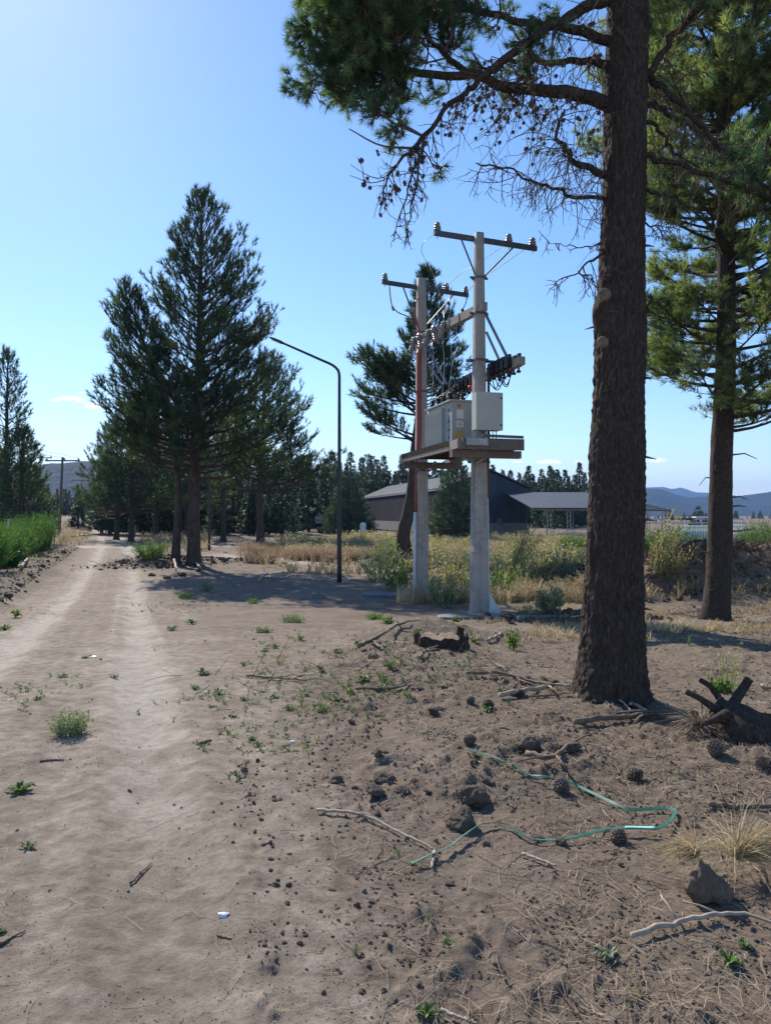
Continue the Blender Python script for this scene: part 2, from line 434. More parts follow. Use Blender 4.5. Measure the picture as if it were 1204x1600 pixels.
M['needles_blue'] = m_foliage('spruce_needles', (.04, .065, .055), (.075, .115, .09), (.15, .19, .13), .2)
M['forest'] = m_foliage('forest_needles', (.030, .050, .038), (.058, .088, .062), (.13, .165, .10), .2)
M['weed'] = m_foliage('weed_leaf', (.045, .085, .03), (.085, .145, .05), (.18, .24, .08), .35)
M['greyweed'] = m_foliage('grey_weed_leaf', (.10, .13, .085), (.19, .22, .15), (.32, .34, .25), .25)
M['broom'] = m_foliage('broom_stems', (.035, .075, .026), (.072, .140, .045), (.15, .23, .08), .3)
M['drygrass'] = m_foliage('dry_grass', (.20, .16, .09), (.38, .31, .19), (.55, .47, .31), .35, tl=(1.2, 1.1, .9))
M['pinkgrass'] = m_foliage('seed_grass', (.22, .16, .12), (.36, .27, .20), (.48, .39, .29), .35, tl=(1.2, 1.1, .9))
M['yellowweed'] = m_foliage('yellow_weed', (.13, .125, .07), (.25, .23, .125), (.42, .38, .22), .4, tl=(1.3, 1.3, .7))
M['litter'] = m_foliage('needle_litter', (.14, .10, .07), (.30, .22, .15), (.46, .38, .28), .1, .8, (1, 1, 1))
M['brush'] = m_foliage('dead_brush', (.06, .036, .028), (.13, .080, .060), (.25, .18, .135), .1, .85, (1, 1, 1))
M['concrete'] = m_concrete()
M['wood'] = m_wood()
M['brownwood'] = m_wood('brown_timber', ((.080, .064, .056), (.150, .124, .108), (.24, .205, .18)))
M['galv'] = simple('galvanised_steel', (.30, .31, .32), .5, .5, .2, 10)
M['darksteel'] = simple('dark_steel', (.10, .105, .115), .5, .4, .2, 10)
M['black'] = simple('black_rubber', (.02, .02, .024), .5, 0, .3, 12)
M['lamp'] = simple('black_paint', (.035, .037, .042), .4, .2, .2, 9)
M['red'] = simple('red_cable', (.32, .055, .045), .45, 0, .2, 12)
M['porcelain'] = simple('porcelain', (.22, .205, .20), .25, 0, .2, 15, spec=.6)
M['brownporc'] = simple('brown_porcelain', (.055, .035, .035), .25, 0, .3, 15, spec=.6)
M['tank'] = simple('grey_enamel', (.34, .38, .38), .45, 0, .10, 3)
M['cabinet'] = simple('beige_enamel', (.46, .45, .40), .5, 0, .07, 3)
M['whitepipe'] = simple('white_plastic', (.62, .63, .64), .45, 0, .1, 8)
M['white'] = simple('white_paint', (.72, .72, .70), .5, 0, .1, 8)
M['label_white'] = simple('label_white', (.62, .66, .70), .4, 0, .05, 20)
M['label_dark'] = simple('label_print', (.05, .05, .06), .5)
M['orange'] = simple('orange_label', (.55, .13, .05), .5, 0, .2, 20)
M['yellow'] = simple('yellow_label', (.52, .34, .08), .5, 0, .2, 20)
M['redball'] = simple('red_plastic', (.55, .02, .03), .4, 0, .1, 20)
M['strap'] = simple('green_strap', (.010, .13, .085), .5, 0, .25, 12, spec=.6)
M['strap_pale'] = simple('pale_strap', (.30, .62, .55), .35, 0, .2, 12, spec=.6)
M['wire'] = simple('aluminium_wire', (.45, .45, .46), .4, .4, .1, 12)
M['palewall'] = simple('pale_panel', (.40, .43, .47), .6, 0, .12, 2)
M['green_panel'] = simple('green_panel', (.10, .30, .20), .6, 0, .2, 2)
def m_sheet(name, c, pitch=.0):
    t = MT(name); n = t.noise(.6, 5); f = t.noise(5, 5, .6, t.mapped((1, 1, .1)))
    a = tuple(x * .8 for x in c); b = tuple(x * 1.2 for x in c)
    return t.pbr(t.ramp(t.math('ADD', t.math('MULTIPLY', n, .5), t.math('MULTIPLY', f, .5)), [(.35, a), (.65, b)]), .7, 0, None, .2)
M['sheet_brown'] = m_sheet('wall_sheet', (.030, .026, .030))  # brown darkened so the colour itself carries the shade of the side wall
M['sheet_blue'] = m_sheet('gable_sheet', (.045, .060, .085))
M['roof_sheet'] = m_sheet('roof_sheet', (.060, .068, .084))
M['plinth'] = simple('block_plinth', (.16, .16, .16), .9, 0, .25, 4)
t = MT('mountain_forest')
n = t.noise(.012, 8, .7); n2 = t.noise(.08, 5, .7)
M['mountain'] = t.pbr(t.ramp(t.math('ADD', t.math('MULTIPLY', n, .55), t.math('MULTIPLY', n2, .45)), [(.38, (.022, .036, .034)), (.52, (.034, .052, .044)), (.66, (.065, .075, .06))]), .95, 0, t.bump(n2, 1., 12), .1)

# ------------------------------------------------------------------ ground and dirt roads: one surface, split where the road runs
def masks(x, y):
    rd = x - road_c(y)
    wob = .5 * (fbm2(x / 2.5, y / 2.5, 3, 41) - .5) * np.clip(y / 5, .4, 3)
    road = 1 - sst(1.5, 2.5, np.abs(rd + wob))
    ruts = np.maximum(np.exp(-((rd - .85) / .32) ** 2), np.exp(-((rd + .85) / .32) ** 2)) * sst(2.5, 6, y)
    till = sst(0, .8, x - soil_edge(y) + wob * .3)
    cross = (1 - sst(1.2, 2.2, np.abs(y - 52 - .03 * x + wob))) * sst(-45, -30, x)
    # side path from the crossing past the lamp towards the right
    px_, py_ = np.array([-9.5, 3.5]), np.array([40.0, 25.0]); t_ = np.clip((x - px_[0]) / (px_[1] - px_[0]), 0, 1)
    side = (1 - sst(.8, 2.2, np.abs(y - (py_[0] + (py_[1] - py_[0]) * t_) + wob * 2))) * sst(-11, -8, x) * (1 - sst(3, 5, x))
    dust = np.clip(.34 - .12 * sst(8, 16, y) + .22 * road * (1 - sst(90, 200, y)) + .70 * ruts * (.55 + .6 * fbm2(x / .5, y / 2.2, 3, 47)) + .35 * (fbm2((x + .34 * y) / .12, y / 2.5, 3, 48) - .5) * road, 0, 1.2) * (1 - .62 * till * (1 - sst(9, 13, y))) + cross + side * .8
    dust = dust - .2 * sst(12, 16, y) * sst(-3, -1, x - road_c(y) - 4)
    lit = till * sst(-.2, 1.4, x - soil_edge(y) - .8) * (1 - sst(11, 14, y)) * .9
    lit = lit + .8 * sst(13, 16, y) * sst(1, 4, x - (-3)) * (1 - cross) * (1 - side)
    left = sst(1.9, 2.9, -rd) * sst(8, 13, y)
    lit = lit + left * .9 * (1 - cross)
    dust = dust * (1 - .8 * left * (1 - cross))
    far = sst(55, 75, y) * (1 - road)  # far litter also darkens the ground colour in place of tree shade
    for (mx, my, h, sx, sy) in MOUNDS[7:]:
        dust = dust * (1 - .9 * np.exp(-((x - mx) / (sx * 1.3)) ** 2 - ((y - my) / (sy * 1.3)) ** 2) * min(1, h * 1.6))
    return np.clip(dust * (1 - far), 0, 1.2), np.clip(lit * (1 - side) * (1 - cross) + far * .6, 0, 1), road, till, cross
def ground_full(x, y):
    z = zg(x, y)
    d, l, road, till, cross = masks(x, y)
    near = 1 - sst(14, 20, y)
    # crumbly soil: small lumps, larger on the loose heap to the right
    lump = np.maximum(0, fbm2(x / .055, y / .055, 2, 61) - .52) ** 1.2
    lump2 = np.maximum(0, fbm2(x / .14, y / .14, 3, 67) - .50)
    heap = .45 + .9 * sst(.42, .66, fbm2(x / .9, y / .9, 2, 69))
    lump3 = np.maximum(0, fbm2(x / .028, y / .028, 2, 62) - .5)
    z = z + near * till * (lump * .06 + lump2 * .085 + lump3 * .03) * heap
    z = z + near * .028 * (fbm2(x / .35, y / .35, 4, 71) - .5) * (.18 + 1.05 * till)
    z = z + near * (1 - till) * .007 * (fbm2((x + .34 * y) / .035, y / .5, 3, 73) - .5)
    # faint tyre tread and scuffs on the hard track
    rd = x - road_c(y)
    for o in (-.85, .85):
        z = z + near * .0022 * np.exp(-((rd - o) / .14) ** 2) * np.sin((y + np.abs(rd - o) * .8) * 62) * sst(.4, .6, fbm2(x / .7, y / 1.5, 2, 95))
    z = z + near * (1 - till) * .010 * np.maximum(0, fbm2(x / .03, y / .03, 2, 97) - .54) * 1.6
    z = z - near * (1 - till) * .02 * np.maximum(0, fbm2(x / .22 + 9, y / .22, 2, 98) - .62)
    # broken ridge at the edge of the loose soil
    e = np.abs(x - soil_edge(y) + .12 * (fbm2(x * 0 + 1, y / .5, 2, 91) - .5))
    z = z + (1 - sst(5.5, 6.5, y)) * np.exp(-(e / .07) ** 2) * np.maximum(0, fbm2(x / .04, y / .05, 2, 77) - .45) * .07 * sst(.35, .6, vn2(y / .5, y * 0, 5))
    # lugged tyre print
    tz = sst(4.5, 4.7, y) * (1 - sst(5.4, 5.6, y)) * np.exp(-((x - (-.9 - .12 * (y - 5))) / .06) ** 2)
    z = z - tz * .018 * (np.sin(y * 85 + x * 40) * .5 + .5)
    # clods in the broken ground and heaps further off
    z = z + sst(12, 18, y) * (1 - sst(60, 90, y)) * (1 - road) * (1 - cross) * .16 * np.maximum(0, fbm2(x / .45, y / .45, 3, 83) - .48)
    hp = 0
    for (mx, my, h, sx, sy) in MOUNDS[7:]:
        hp = np.maximum(hp, np.exp(-((x - mx) / (sx * 1.3)) ** 2 - ((y - my) / (sy * 1.3)) ** 2) * min(1, h))
    z = z + hp * .55 * (fbm2(x / .5, y / .5, 4, 87) - .42)
    return z, d, l, road, till, cross

OY = -2.0
ts = np.concatenate([-np.geomspace(.78, 6, 22)[::-1], np.linspace(-.76, .76, 540), np.geomspace(.78, 6, 22)])
rows = np.concatenate([np.geomspace(3.2, 22, 560), np.geomspace(22, 130, 230)[1:], np.geomspace(130, 9000, 70)[1:]])
rows_b = rows + OY
GX, GY = np.meshgrid(ts, rows); GXX = GX * GY; GYY = GY + OY
gz, gd, gl, groad, gtill, gcross = ground_full(GXX, GYY)
nr, nc = GX.shape
gv = np.stack([GXX, GYY, gz], -1).reshape(-1, 3)
ii = (np.arange(nr - 1)[:, None] * nc + np.arange(nc - 1)[None]).reshape(-1)
gq = np.stack([ii, ii + 1, ii + nc + 1, ii + nc], -1)
fc = lambda a: a[:-1, :-1].reshape(-1)
is_cross = fc(gcross) > .5
is_road = (fc(groad) > .5) & ~is_cross & (fc(GYY) < 200)
def ground_piece(name, sel):
    q = gq[sel]; used = np.unique(q); remap = np.zeros(len(gv), np.int64); remap[used] = np.arange(len(used))
    mb = MB(); mb.add(gv[used], quads=remap[q])
    o = mb.build(name, M['soil'], kind='structure')
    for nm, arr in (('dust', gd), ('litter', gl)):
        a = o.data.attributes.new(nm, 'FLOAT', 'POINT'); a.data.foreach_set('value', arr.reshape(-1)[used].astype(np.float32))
    return o
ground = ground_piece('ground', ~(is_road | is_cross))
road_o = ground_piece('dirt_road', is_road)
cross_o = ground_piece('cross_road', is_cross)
# the ground goes on behind the camera
bx, by = np.meshgrid(np.linspace(-60, 60, 90), np.linspace(-60, 1.19, 60))
bz, bd, bl, _, _, _ = ground_full(bx, by)
mb = MB(); i0 = (np.arange(59)[:, None] * 90 + np.arange(89)[None]).reshape(-1)
mb.add(np.stack([bx, by, bz - .004], -1).reshape(-1, 3), quads=np.stack([i0, i0 + 1, i0 + 91, i0 + 90], -1))
gb = mb.build('ground', M['soil'], kind='structure')
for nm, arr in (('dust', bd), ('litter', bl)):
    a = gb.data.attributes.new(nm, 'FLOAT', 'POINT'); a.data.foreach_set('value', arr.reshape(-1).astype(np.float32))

def gfz(x, y):
    """height of the fine relief at points"""
    return ground_full(np.asarray(x, float), np.asarray(y, float))[0]

# ------------------------------------------------------------------ mountains and air
def ridge(name, xs, ys, hf):
    X, Y = np.meshgrid(xs, ys); H = hf(X, Y); n, m = X.shape
    mb = MB(); i = (np.arange(n - 1)[:, None] * m + np.arange(m - 1)[None]).reshape(-1)
    mb.add(np.stack([X, Y, H], -1).reshape(-1, 3), quads=np.stack([i, i + 1, i + m + 1, i + m], -1))
    return mb.build(name, M['mountain'], kind='structure')
def prof(knots, Yr):
    kx = np.array([(k[0] - CX) / F * Yr for k in knots]); kz = np.array([CAMZ + (HY - k[1]) / F * Yr for k in knots])
    return lambda x: np.interp(x, kx, kz)
pr = prof([(-600, 770), (200, 800), (700, 800), (880, 785), (960, 768), (1005, 765), (1030, 765), (1050, 771), (1075, 778), (1100, 776), (1120, 779), (1150, 776), (1204, 768), (1300, 752), (1500, 740), (1900, 760), (2600, 780)], 2500)
ridge('hills', np.linspace(-3200, 4600, 330), np.linspace(1500, 3400, 90),
      lambda X, Y: -6 + (pr(X * 2500 / np.maximum(Y, 1)) + 6) * np.exp(-((Y - 2500) / 520) ** 2) * (1 + .5 * (fbm2(X / 260, Y / 260, 5, 3) - .5) * sst(0, 300, np.abs(Y - 2500))) + 9 * (fbm2(X / 60, Y / 60, 3, 8) - .5))
pr2 = prof([(-600, 790), (850, 790), (960, 765), (1005, 762), (1035, 761), (1050, 765), (1062, 762), (1070, 764), (1085, 769), (1110, 770), (1130, 770), (1160, 778), (1250, 790), (2000, 790)], 5200)
ridge('mountains', np.linspace(-3500, 7500, 300), np.linspace(4300, 6200, 50),
      lambda X, Y: -6 + (pr2(X * 5200 / np.maximum(Y, 1)) + 6) * np.exp(-((Y - 5200) / 480) ** 2) + 8 * (fbm2(X / 120, Y / 120, 3, 18) - .5))
pr3 = prof([(-1500, 790), (-500, 750), (-100, 736), (60, 728), (110, 723), (160, 719), (230, 714), (300, 714), (360, 720), (420, 740), (500, 775), (620, 800), (900, 806), (3000, 806)], 1250)
ridge('wooded_hill', np.linspace(-1800, 500, 260), np.linspace(850, 1700, 70),
      lambda X, Y: -5 + (pr3(X * 1250 / np.maximum(Y, 1)) + 5) * np.exp(-((Y - 1250) / 230) ** 2) * (1 + .3 * (fbm2(X / 150, Y / 150, 4, 23) - .5) * sst(0, 150, np.abs(Y - 1250))) + 7 * (fbm2(X / 22, Y / 22, 3, 28) - .5))
HAZE = True
if HAZE:
    hm = bpy.data.materials.new('air'); tt = nt(hm)
    pv = tt.nodes.new('ShaderNodeVolumePrincipled'); pv.inputs['Density'].default_value = .00015; pv.inputs['Color'].default_value = (.30, .52, 1, 1)
    pv.inputs['Anisotropy'].default_value = 0.0
    oo = tt.nodes.new('ShaderNodeOutputMaterial'); tt.links.new(pv.outputs[0], oo.inputs['Volume'])
    mb = MB(); box(mb, (0, 3350, 125), (19000, 6900, 310))
    o = mb.build('haze', hm, smooth=False, kind='stuff')

# ------------------------------------------------------------------ pine trees
def tuft_tpl(n, L, w, seed, spread=(.35, 1.25), stem=.5):
    r = np.random.default_rng(seed); v = []; f = []
    for i in range(n):
        s = r.uniform(0, stem) * L; a = r.uniform(0, 2 * PI); t = r.uniform(*spread); l = L * r.uniform(.75, 1.15)
        d = np.array([math.sin(t) * math.cos(a), math.sin(t) * math.sin(a), math.cos(t)])
        p = np.array([0, 0, s]); sd = np.cross(d, r.normal(size=3)); sd /= np.linalg.norm(sd)
        k = len(v); v += [p - sd * w / 2, p + sd * w / 2, p + d * l + np.array([0, 0, -.06 * L])]; f.append((k, k + 1, k + 2))
    return np.array(v), np.array(f)
TUFT_NEAR = [tuft_tpl(44, .125, .0066, s, (.25, 1.35)) for s in range(4)]
TUFT_R2 = [tuft_tpl(22, .15, .0115, 10 + s, (.25, 1.35)) for s in range(4)]
TUFT_MID = [tuft_tpl(20, .25, .027, 20 + s, (.12, 1.05), 1.0) for s in range(4)]
TUFT_FAR = [tuft_tpl(9, .50, .11, 30 + s, (.2, 1.35), .8) for s in range(4)]

def bark_noise(seed, amp=.10, fx=9., fz=2.2):
    def f(p):
        q = p * np.array([fx, fx, fz]); n = fbm3(q, 1.0, 3, seed)
        q2 = p * np.array([fx * 4, fx * 4, fz * 4]); return 1 + amp * 2 * (n - .5) + amp * .8 * (fbm3(q2, 1., 2, seed + 4) - .5)
    return f
def pine(name, base, path, r0, r1, branches, tufts, tscale, mats, label, group=None, tspace=.5, sides=14, rows_=60, stubs=0, flare=.35, seed=1, sub=(4, .42), barknoise=None, cones=0, upturn=.25, cat='tree', tintbias=.5):
    """path: trunk control points relative to base; branches: list of (height, azimuth, length, elevation)"""
    r = np.random.default_rng(seed)
    root = empty(name, base, label, cat, group)
    P = smoothpts(path, rows_); H = P[-1, 2]
    tt_ = np.clip(P[:, 2] / H, 0, 1)
    rad = r0 + (r1 - r0) * tt_ ** .9; rad = rad * (1 + flare * np.exp(-np.maximum(P[:, 2], 0) / (r0 * 1.2)))
    tm = MB(); tube(tm, P, rad, sides, noise=barknoise or bark_noise(seed, .07, 5, 1.6)); tm.build('trunk', mats[0], root)
    bm = MB(); pos = []; dr = []; tint = []
    for (bz, az, L, el) in branches:
        k = int(np.argmin(np.abs(P[:, 2] - bz))); s0 = P[k] + (0, 0, bz - P[k, 2])
        d = np.array([math.cos(az) * math.cos(el), math.sin(az) * math.cos(el), math.sin(el)])
        n = 7; s = np.linspace(0, 1, n)[:, None]
        bend = np.array([0, 0, 1.]) * upturn * L * s ** 2.2 + r.normal(0, .05 * L, 3) * s ** 2
        pts = s0 + d * L * s + bend
        tube(bm, pts, np.linspace(max(.010, .018 * L + .008), .006, n), 4, cap=False)
        bt = r.uniform(.05, .8)
        nsub = max(3, int(sub[0] * L))
        for j in range(nsub):
            u = r.uniform(.25, 1.0) ** .8; b0 = np.array([np.interp(u, s[:, 0], pts[:, c]) for c in range(3)])
            sl = L * sub[1] * (1.15 - u) * r.uniform(.6, 1.3) + .12
            sa = az + r.choice([-1, 1]) * r.uniform(.3, 1.2); se = el + r.uniform(-.25, .55)
            sd = np.array([math.cos(sa) * math.cos(se), math.sin(sa) * math.cos(se), math.sin(se)])
            m = 4; ss = np.linspace(0, 1, m)[:, None]
            sp = b0 + sd * sl * ss + np.array([0, 0, 1.]) * upturn * sl * ss ** 2
            if sl > .25: tube(bm, sp, np.linspace(.009, .004, m), 3, cap=False)
            nt_ = max(1, int(sl / tspace + r.uniform(0, 1)))
            for q in range(nt_):
                w = 1 - (q / nt_) * .85
                pos.append(b0 + (sp[-1] - b0) * w + r.normal(0, .03 * sl + .02, 3)); dr.append(sd * .9 + np.array([0, 0, .75]) + r.normal(0, .3, 3))
                tint.append(np.clip(bt + r.normal(0, .18), 0, 1))
        for q in range(max(1, int(L * .3 / tspace))):
            u = r.uniform(.7, 1.0); pos.append(np.array([np.interp(u, s[:, 0], pts[:, c]) for c in range(3)])); dr.append(d + np.array([0, 0, .8])); tint.append(bt)
    for i in range(stubs):
        bz = r.uniform(.3, max(.6, branches[0][0])); k = int(np.argmin(np.abs(P[:, 2] - bz))); a = r.uniform(0, 2 * PI); L = r.uniform(.1, .5)
        pts = [P[k], P[k] + np.array([math.cos(a), math.sin(a), .1]) * (rad[k] + L * .5), P[k] + np.array([math.cos(a), math.sin(a), r.uniform(-.3, .2)]) * (rad[k] + L)]
        tube(bm, pts, [.02, .012, .005], 4, cap=False)
    bm.build('branches', mats[1], root, kind='stuff')
    cm = MB(); pos = np.array(pos); dr = np.array(dr)
    R = rots_to(dr, r.uniform(0, 2 * PI, len(pos)))
    scatter(cm, tufts, pos, R, tscale * r.uniform(.75, 1.25, len(pos)), np.clip(np.array(tint) + tintbias - .5, 0, 1))
    cm.build('crown', mats[2], root, smooth=False)
    return root
def whorls(zb, zt, n, rfun, el0, el1, seed, sector=None, jit=.33):
    r = np.random.default_rng(seed); out = []
    for i in range(n):
        u = (i + r.uniform(0, 1)) / n; z = zb + (zt - zb) * u
        az = i * 2.39996 + r.uniform(-.4, .4)
        L = rfun(u, az) * r.uniform(1 - jit, 1 + jit * .7)
        if L < .12: L = .12
        out.append((z, az, L, el0 + (el1 - el0) * u + r.normal(0, .08)))
    return out
def cone_r(rm, p=.8, low=.15):
    return lambda u, az: rm * ((1 - u) ** p + .04) * min(1, (u + low) / .32)

# the tall pine left of the lamp and its neighbours
bx0, by0, bz0 = hit(303, 884)
def lob(rm, p, low, amp, azl):
    return lambda u, az: rm * ((1 - u) ** p + .035) * min(1, (u + low) / .3) * (1 + amp * math.cos(az - azl))
PM = (M['bark_far'], M['bark_far'], M['needles_far'])
def px_h(py, Y, z0): return CAMZ + (HY - py) / F * Y - z0
H1 = px_h(308, by0, bz0)
pine('tall_pine', (bx0, by0, bz0 - .05), [(0, 0, 0), (0, .1, H1 * .3), (.2, 0, H1 * .6), (.32, 0, H1)], .29, .03,
     whorls(3.6, H1 - .1, 190, lob(3.7, .72, .25, .12, 0.2), .05, .95, 11), TUFT_MID, 1.0, PM,
     'tallest pine with a pointed crown beside the dirt road left of the lamp', 'pines beside the dirt road', tspace=.30, stubs=14, seed=21, sub=(5.5, .40))
bx1, by1, bz1 = hit(271, 880)
H2 = px_h(448, by1, bz1)
pine('leaning_pine', (bx1, by1 + .3, bz1 - .05), [(0, 0, 0), (.1, 0, H2 * .3), (-.5, 0, H2 * .6), (-2.1, 0, H2)], .19, .03,
     whorls(4.2, H2 - .1, 110, lob(2.1, .6, .3, .35, 3.1), .1, .95, 12), TUFT_MID, 1.0, PM,
     'pine with a thinner trunk leaning left close beside the tallest pine', 'pines beside the dirt road', tspace=.24, stubs=12, seed=22, sub=(5.5, .42))
bx2, by2, bz2 = hit(407, 853)
H3 = px_h(566, by2, bz2)
pine('broad_pine', (bx2, by2, bz2 - .05), [(0, 0, 0), (0, 0, H3 * .5), (.5, 0, H3)], .30, .03,
     whorls(3.6, H3 - .1, 120, lob(3.7, .6, .3, .2, 0), .05, .85, 13), TUFT_MID, 1.25, PM,
     'pine at the right end of the roadside group with an open right side', 'pines beside the dirt road', tspace=.34, stubs=10, seed=23, sub=(4.2, .42))
bx3, by3, bz3 = hit(349, 846)
H4 = px_h(600, by3, bz3)
pine('slender_pine', (bx3, by3, bz3 - .05), [(0, 0, 0), (0, 0, H4 * .5), (0, 0, H4)], .24, .03,
     whorls(4.0, H4 - .1, 90, cone_r(3.4, .6), .05, .8, 14), TUFT_MID, 1.35, PM,
     'pine standing behind the tallest one, its bare trunk right of the black post', 'pines beside the dirt road', tspace=.4, stubs=6, seed=24, sub=(4, .42))
LP = [(205, 838, 640, 3.6, 'pine with twin trunks at the left end of the roadside group', 2.2), (182, 836, 668, 3.0, 'pine with foliage reaching over the left edge of the shaded roadside group', 1.8),
      (243, 834, 610, 3.6, 'shaded pine behind the leaning pine', 2.6), (292, 832, 600, 4.0, 'pine in deep shade behind the tall pine, trunk hidden', 2.6)]
for k, (px, pb, pt, rm, lab, cb) in enumerate(LP):
    Y = 62 + 4 * k; x = (px - CX) / F * Y; z = Z(x, Y); H = px_h(pt, Y, z)
    pine('roadside_pine', (x, Y, z - .05), [(0, 0, 0), (.1, 0, H * .4), (0, 0, H)], .24, .03, whorls(cb, H - .1, 95, cone_r(rm, .55, .3), -.05, .8, 40 + k), TUFT_MID, 1.5, PM, lab,
         'pines beside the dirt road', tspace=.5, stubs=4, seed=50 + k, sub=(3.6, .42))
x, Y = (168 - CX) / F * 60, 60; z = Z(x, Y)
# left edge pines
for (px, Y, pt, rm, cb, n, lab, sd) in [(10, 50, 553, 2.3, 2.5, 110, 'tall pine at the left edge of the photo behind the green broom', 61), (34, 47, 672, 1.9, 1.0, 70, 'shorter bushy pine right beside the tall left edge pine', 62), (-45, 54, 640, 2.8, 2., 70, 'pine half outside the left edge of the photo', 63)]:
    x = (px - CX) / F * Y; z = Z(x, Y); H = px_h(pt, Y, z)
    pine('edge_pine', (x, Y, z - .05), [(0, 0, 0), (0, 0, H * .5), (0.1, 0, H)], .26, .03, whorls(cb, H - .1, n, cone_r(rm, .65, .3), .0, .8, sd), TUFT_MID, 1.25, PM, lab,
         'pines at the left edge', tspace=.36, stubs=4, seed=sd, sub=(4.4, .42))
# the pine behind the transformer, bare crooked trunk
bx4, by4, bz4 = hit(634, 880)
H5 = px_h(428, by4, bz4)
br = whorls(6.6, H5 - .1, 130, lambda u, az: 1.45 * ((1 - u) ** .6 + .03) * min(1, .45 + u * 2) * (1 + .15 * math.cos(az)), .15, .95, 15)
rb_ = np.random.default_rng(5)
br += [(rb_.uniform(4.9, 7.8), PI + rb_.uniform(-.75, .75), rb_.uniform(1.2, 3.0), rb_.uniform(.05, .6)) for _ in range(26)]
br += [(rb_.uniform(5.4, 7.6), rb_.uniform(-.8, .8), rb_.uniform(.9, 1.9), rb_.uniform(.1, .5)) for _ in range(16)]
pine('crooked_pine', (bx4, by4, bz4 - .05), [(0, 0, 0), (-.1, 0, 1.2), (.22, 0, 2.7), (.4, 0, 5), (.75, 0, 8), (.8, 0, H5)], .31, .03, br, TUFT_MID, 1.0, PM,
     'crooked pine with thick bare trunk standing behind the left concrete pole', None, tspace=.24, stubs=8, seed=25, sub=(7, .40), upturn=.12)

# big pine on the right, crown reaching above the picture
bx5, by5, bz5 = hit(1116, 968)
def rf(u, az):
    r_ = 1.85 + .9 * max(0, math.cos(az)) ; return r_ * (1 if u < .6 else (1 - (u - .6) / .4) ** .8 + .05) * (.8 + .35 * min(1, u * 3))
br = [b for i, b in enumerate(whorls(3.5, 17.5, 290, rf, -.05, .7, 16)) if b[0] > 7.0 or i % 5 in (0, 2, 3) or (b[0] > 5 and i % 5 == 1)]
pine('right_pine', (bx5, by5, bz5 - .05), [(0, 0, 0), (.08, 0, 1.2), (.12, 0, 3), (.22, 0, 6), (.1, 0, 12), (0, 0, 18)], .235, .03, br, TUFT_R2, 1.0, (M['bark'], M['bark_far'], M['needles_olive']),
     'large pine with pale sunlit foliage at the right edge behind the big trunk', None, tspace=.10, stubs=10, seed=26, sub=(11, .44), sides=48, rows_=220, barknoise=bark_noise(3, .09, 9, 2.6), flare=.3, tintbias=.6)

# forest: a few dozen conifers each a thing of its own, sharing mesh data
def forest_mesh(seed, H, rm, p=.75):
    r = np.random.default_rng(seed); mb = MB()
    tube(mb, [(0, 0, 0), (0, 0, H * .5), (0, 0, H)], [.2, .13, .03], 6, mat=1)
    pos = []; dr = []; tint = []
    n = 620
    for i in range(n):
        u = r.uniform(0, 1) ** 1.15; z = H * (.06 + .94 * u)
        rr = (rm * ((1 - u) ** p + .02)) * (.8 + .4 * math.sin(z * 4 + seed)) ** .5 * r.uniform(.35, 1.08) ** .6
        a = r.uniform(0, 2 * PI)
        pos.append((rr * math.cos(a), rr * math.sin(a), z)); dr.append((math.cos(a), math.sin(a), r.uniform(-.1, 1.2))); tint.append(np.clip(.35 + .3 * r.normal() + .15 * math.sin(a * 2 + z), 0, 1))
    R = rots_to(np.array(dr, float), r.uniform(0, 6.28, n)); scatter(mb, TUFT_FAR, pos, R, r.uniform(.8, 1.4, n) * (1.1 - .65 * np.array(pos)[:, 2] / H), np.array(tint))
    return mb.mesh('forest_pine', [M['forest'], M['bark_far']], False)
FM = [forest_mesh(100 + k, 10, rm, p) for k, (rm, p) in enumerate([(1.7, 1.0), (1.4, .95), (2.1, .85), (1.6, 1.15), (1.25, .9), (1.9, 1.0)])]
def forest_tree(x, y, H, k, label, group):
    o = bpy.data.objects.new('forest_pine', FM[k % len(FM)]); COL.objects.link(o)
    o.location = (x, y, Z(x, y) - .1); s = H / 10; o.scale = (s * 1.28, s * 1.28, s); o.rotation_euler = (0, 0, random.uniform(0, 6.28))
    return tag(o, label, 'tree', group)
rf_ = random.Random(5)
ORD = 'first second third fourth fifth sixth seventh eighth ninth tenth eleventh twelfth thirteenth fourteenth fifteenth sixteenth seventeenth eighteenth nineteenth twentieth twenty-first twenty-second twenty-third twenty-fourth twenty-fifth twenty-sixth twenty-seventh twenty-eighth twenty-ninth thirtieth thirty-first thirty-second thirty-third thirty-fourth'.split()
for (x0, x1, n, Y0, Y1, tops, lab, grp) in [
        (450, 640, 34, 118, 150, (706, 742), 'dark conifer in the forest row between the lamp and the warehouse', 'conifers left of the warehouse'),
        (640, 770, 22, 130, 165, (722, 748), 'conifer rising behind the warehouse roof', 'conifers behind the warehouse'),
        (770, 925, 32, 125, 160, (722, 765), 'conifer of the forest edge behind the open shed', 'conifers behind the open shed'),
        (150, 455, 60, 76, 130, (700, 756), 'shaded conifer deep in the dark wood behind the roadside pines', 'wood behind the roadside pines'),
        (56, 160, 30, 190, 380, (762, 788), 'small distant conifer at the end of the dirt road', 'far conifers at the end of the road'),
        (-80, 60, 14, 90, 140, (690, 745), 'conifer behind the left edge pines', 'conifers at far left')]:
    for i in range(n):
        px = x0 + (x1 - x0) * (i + rf_.uniform(.1, .9)) / n; Y = rf_.uniform(Y0, Y1); x = (px - CX) / F * Y
        H = px_h(rf_.uniform(*tops), Y, Z(x, Y))
        lb = lab if n > 34 or n == 30 else ORD[i] + ' from the left: ' + lab
        forest_tree(x, Y, H, rf_.randrange(6), lb, grp)
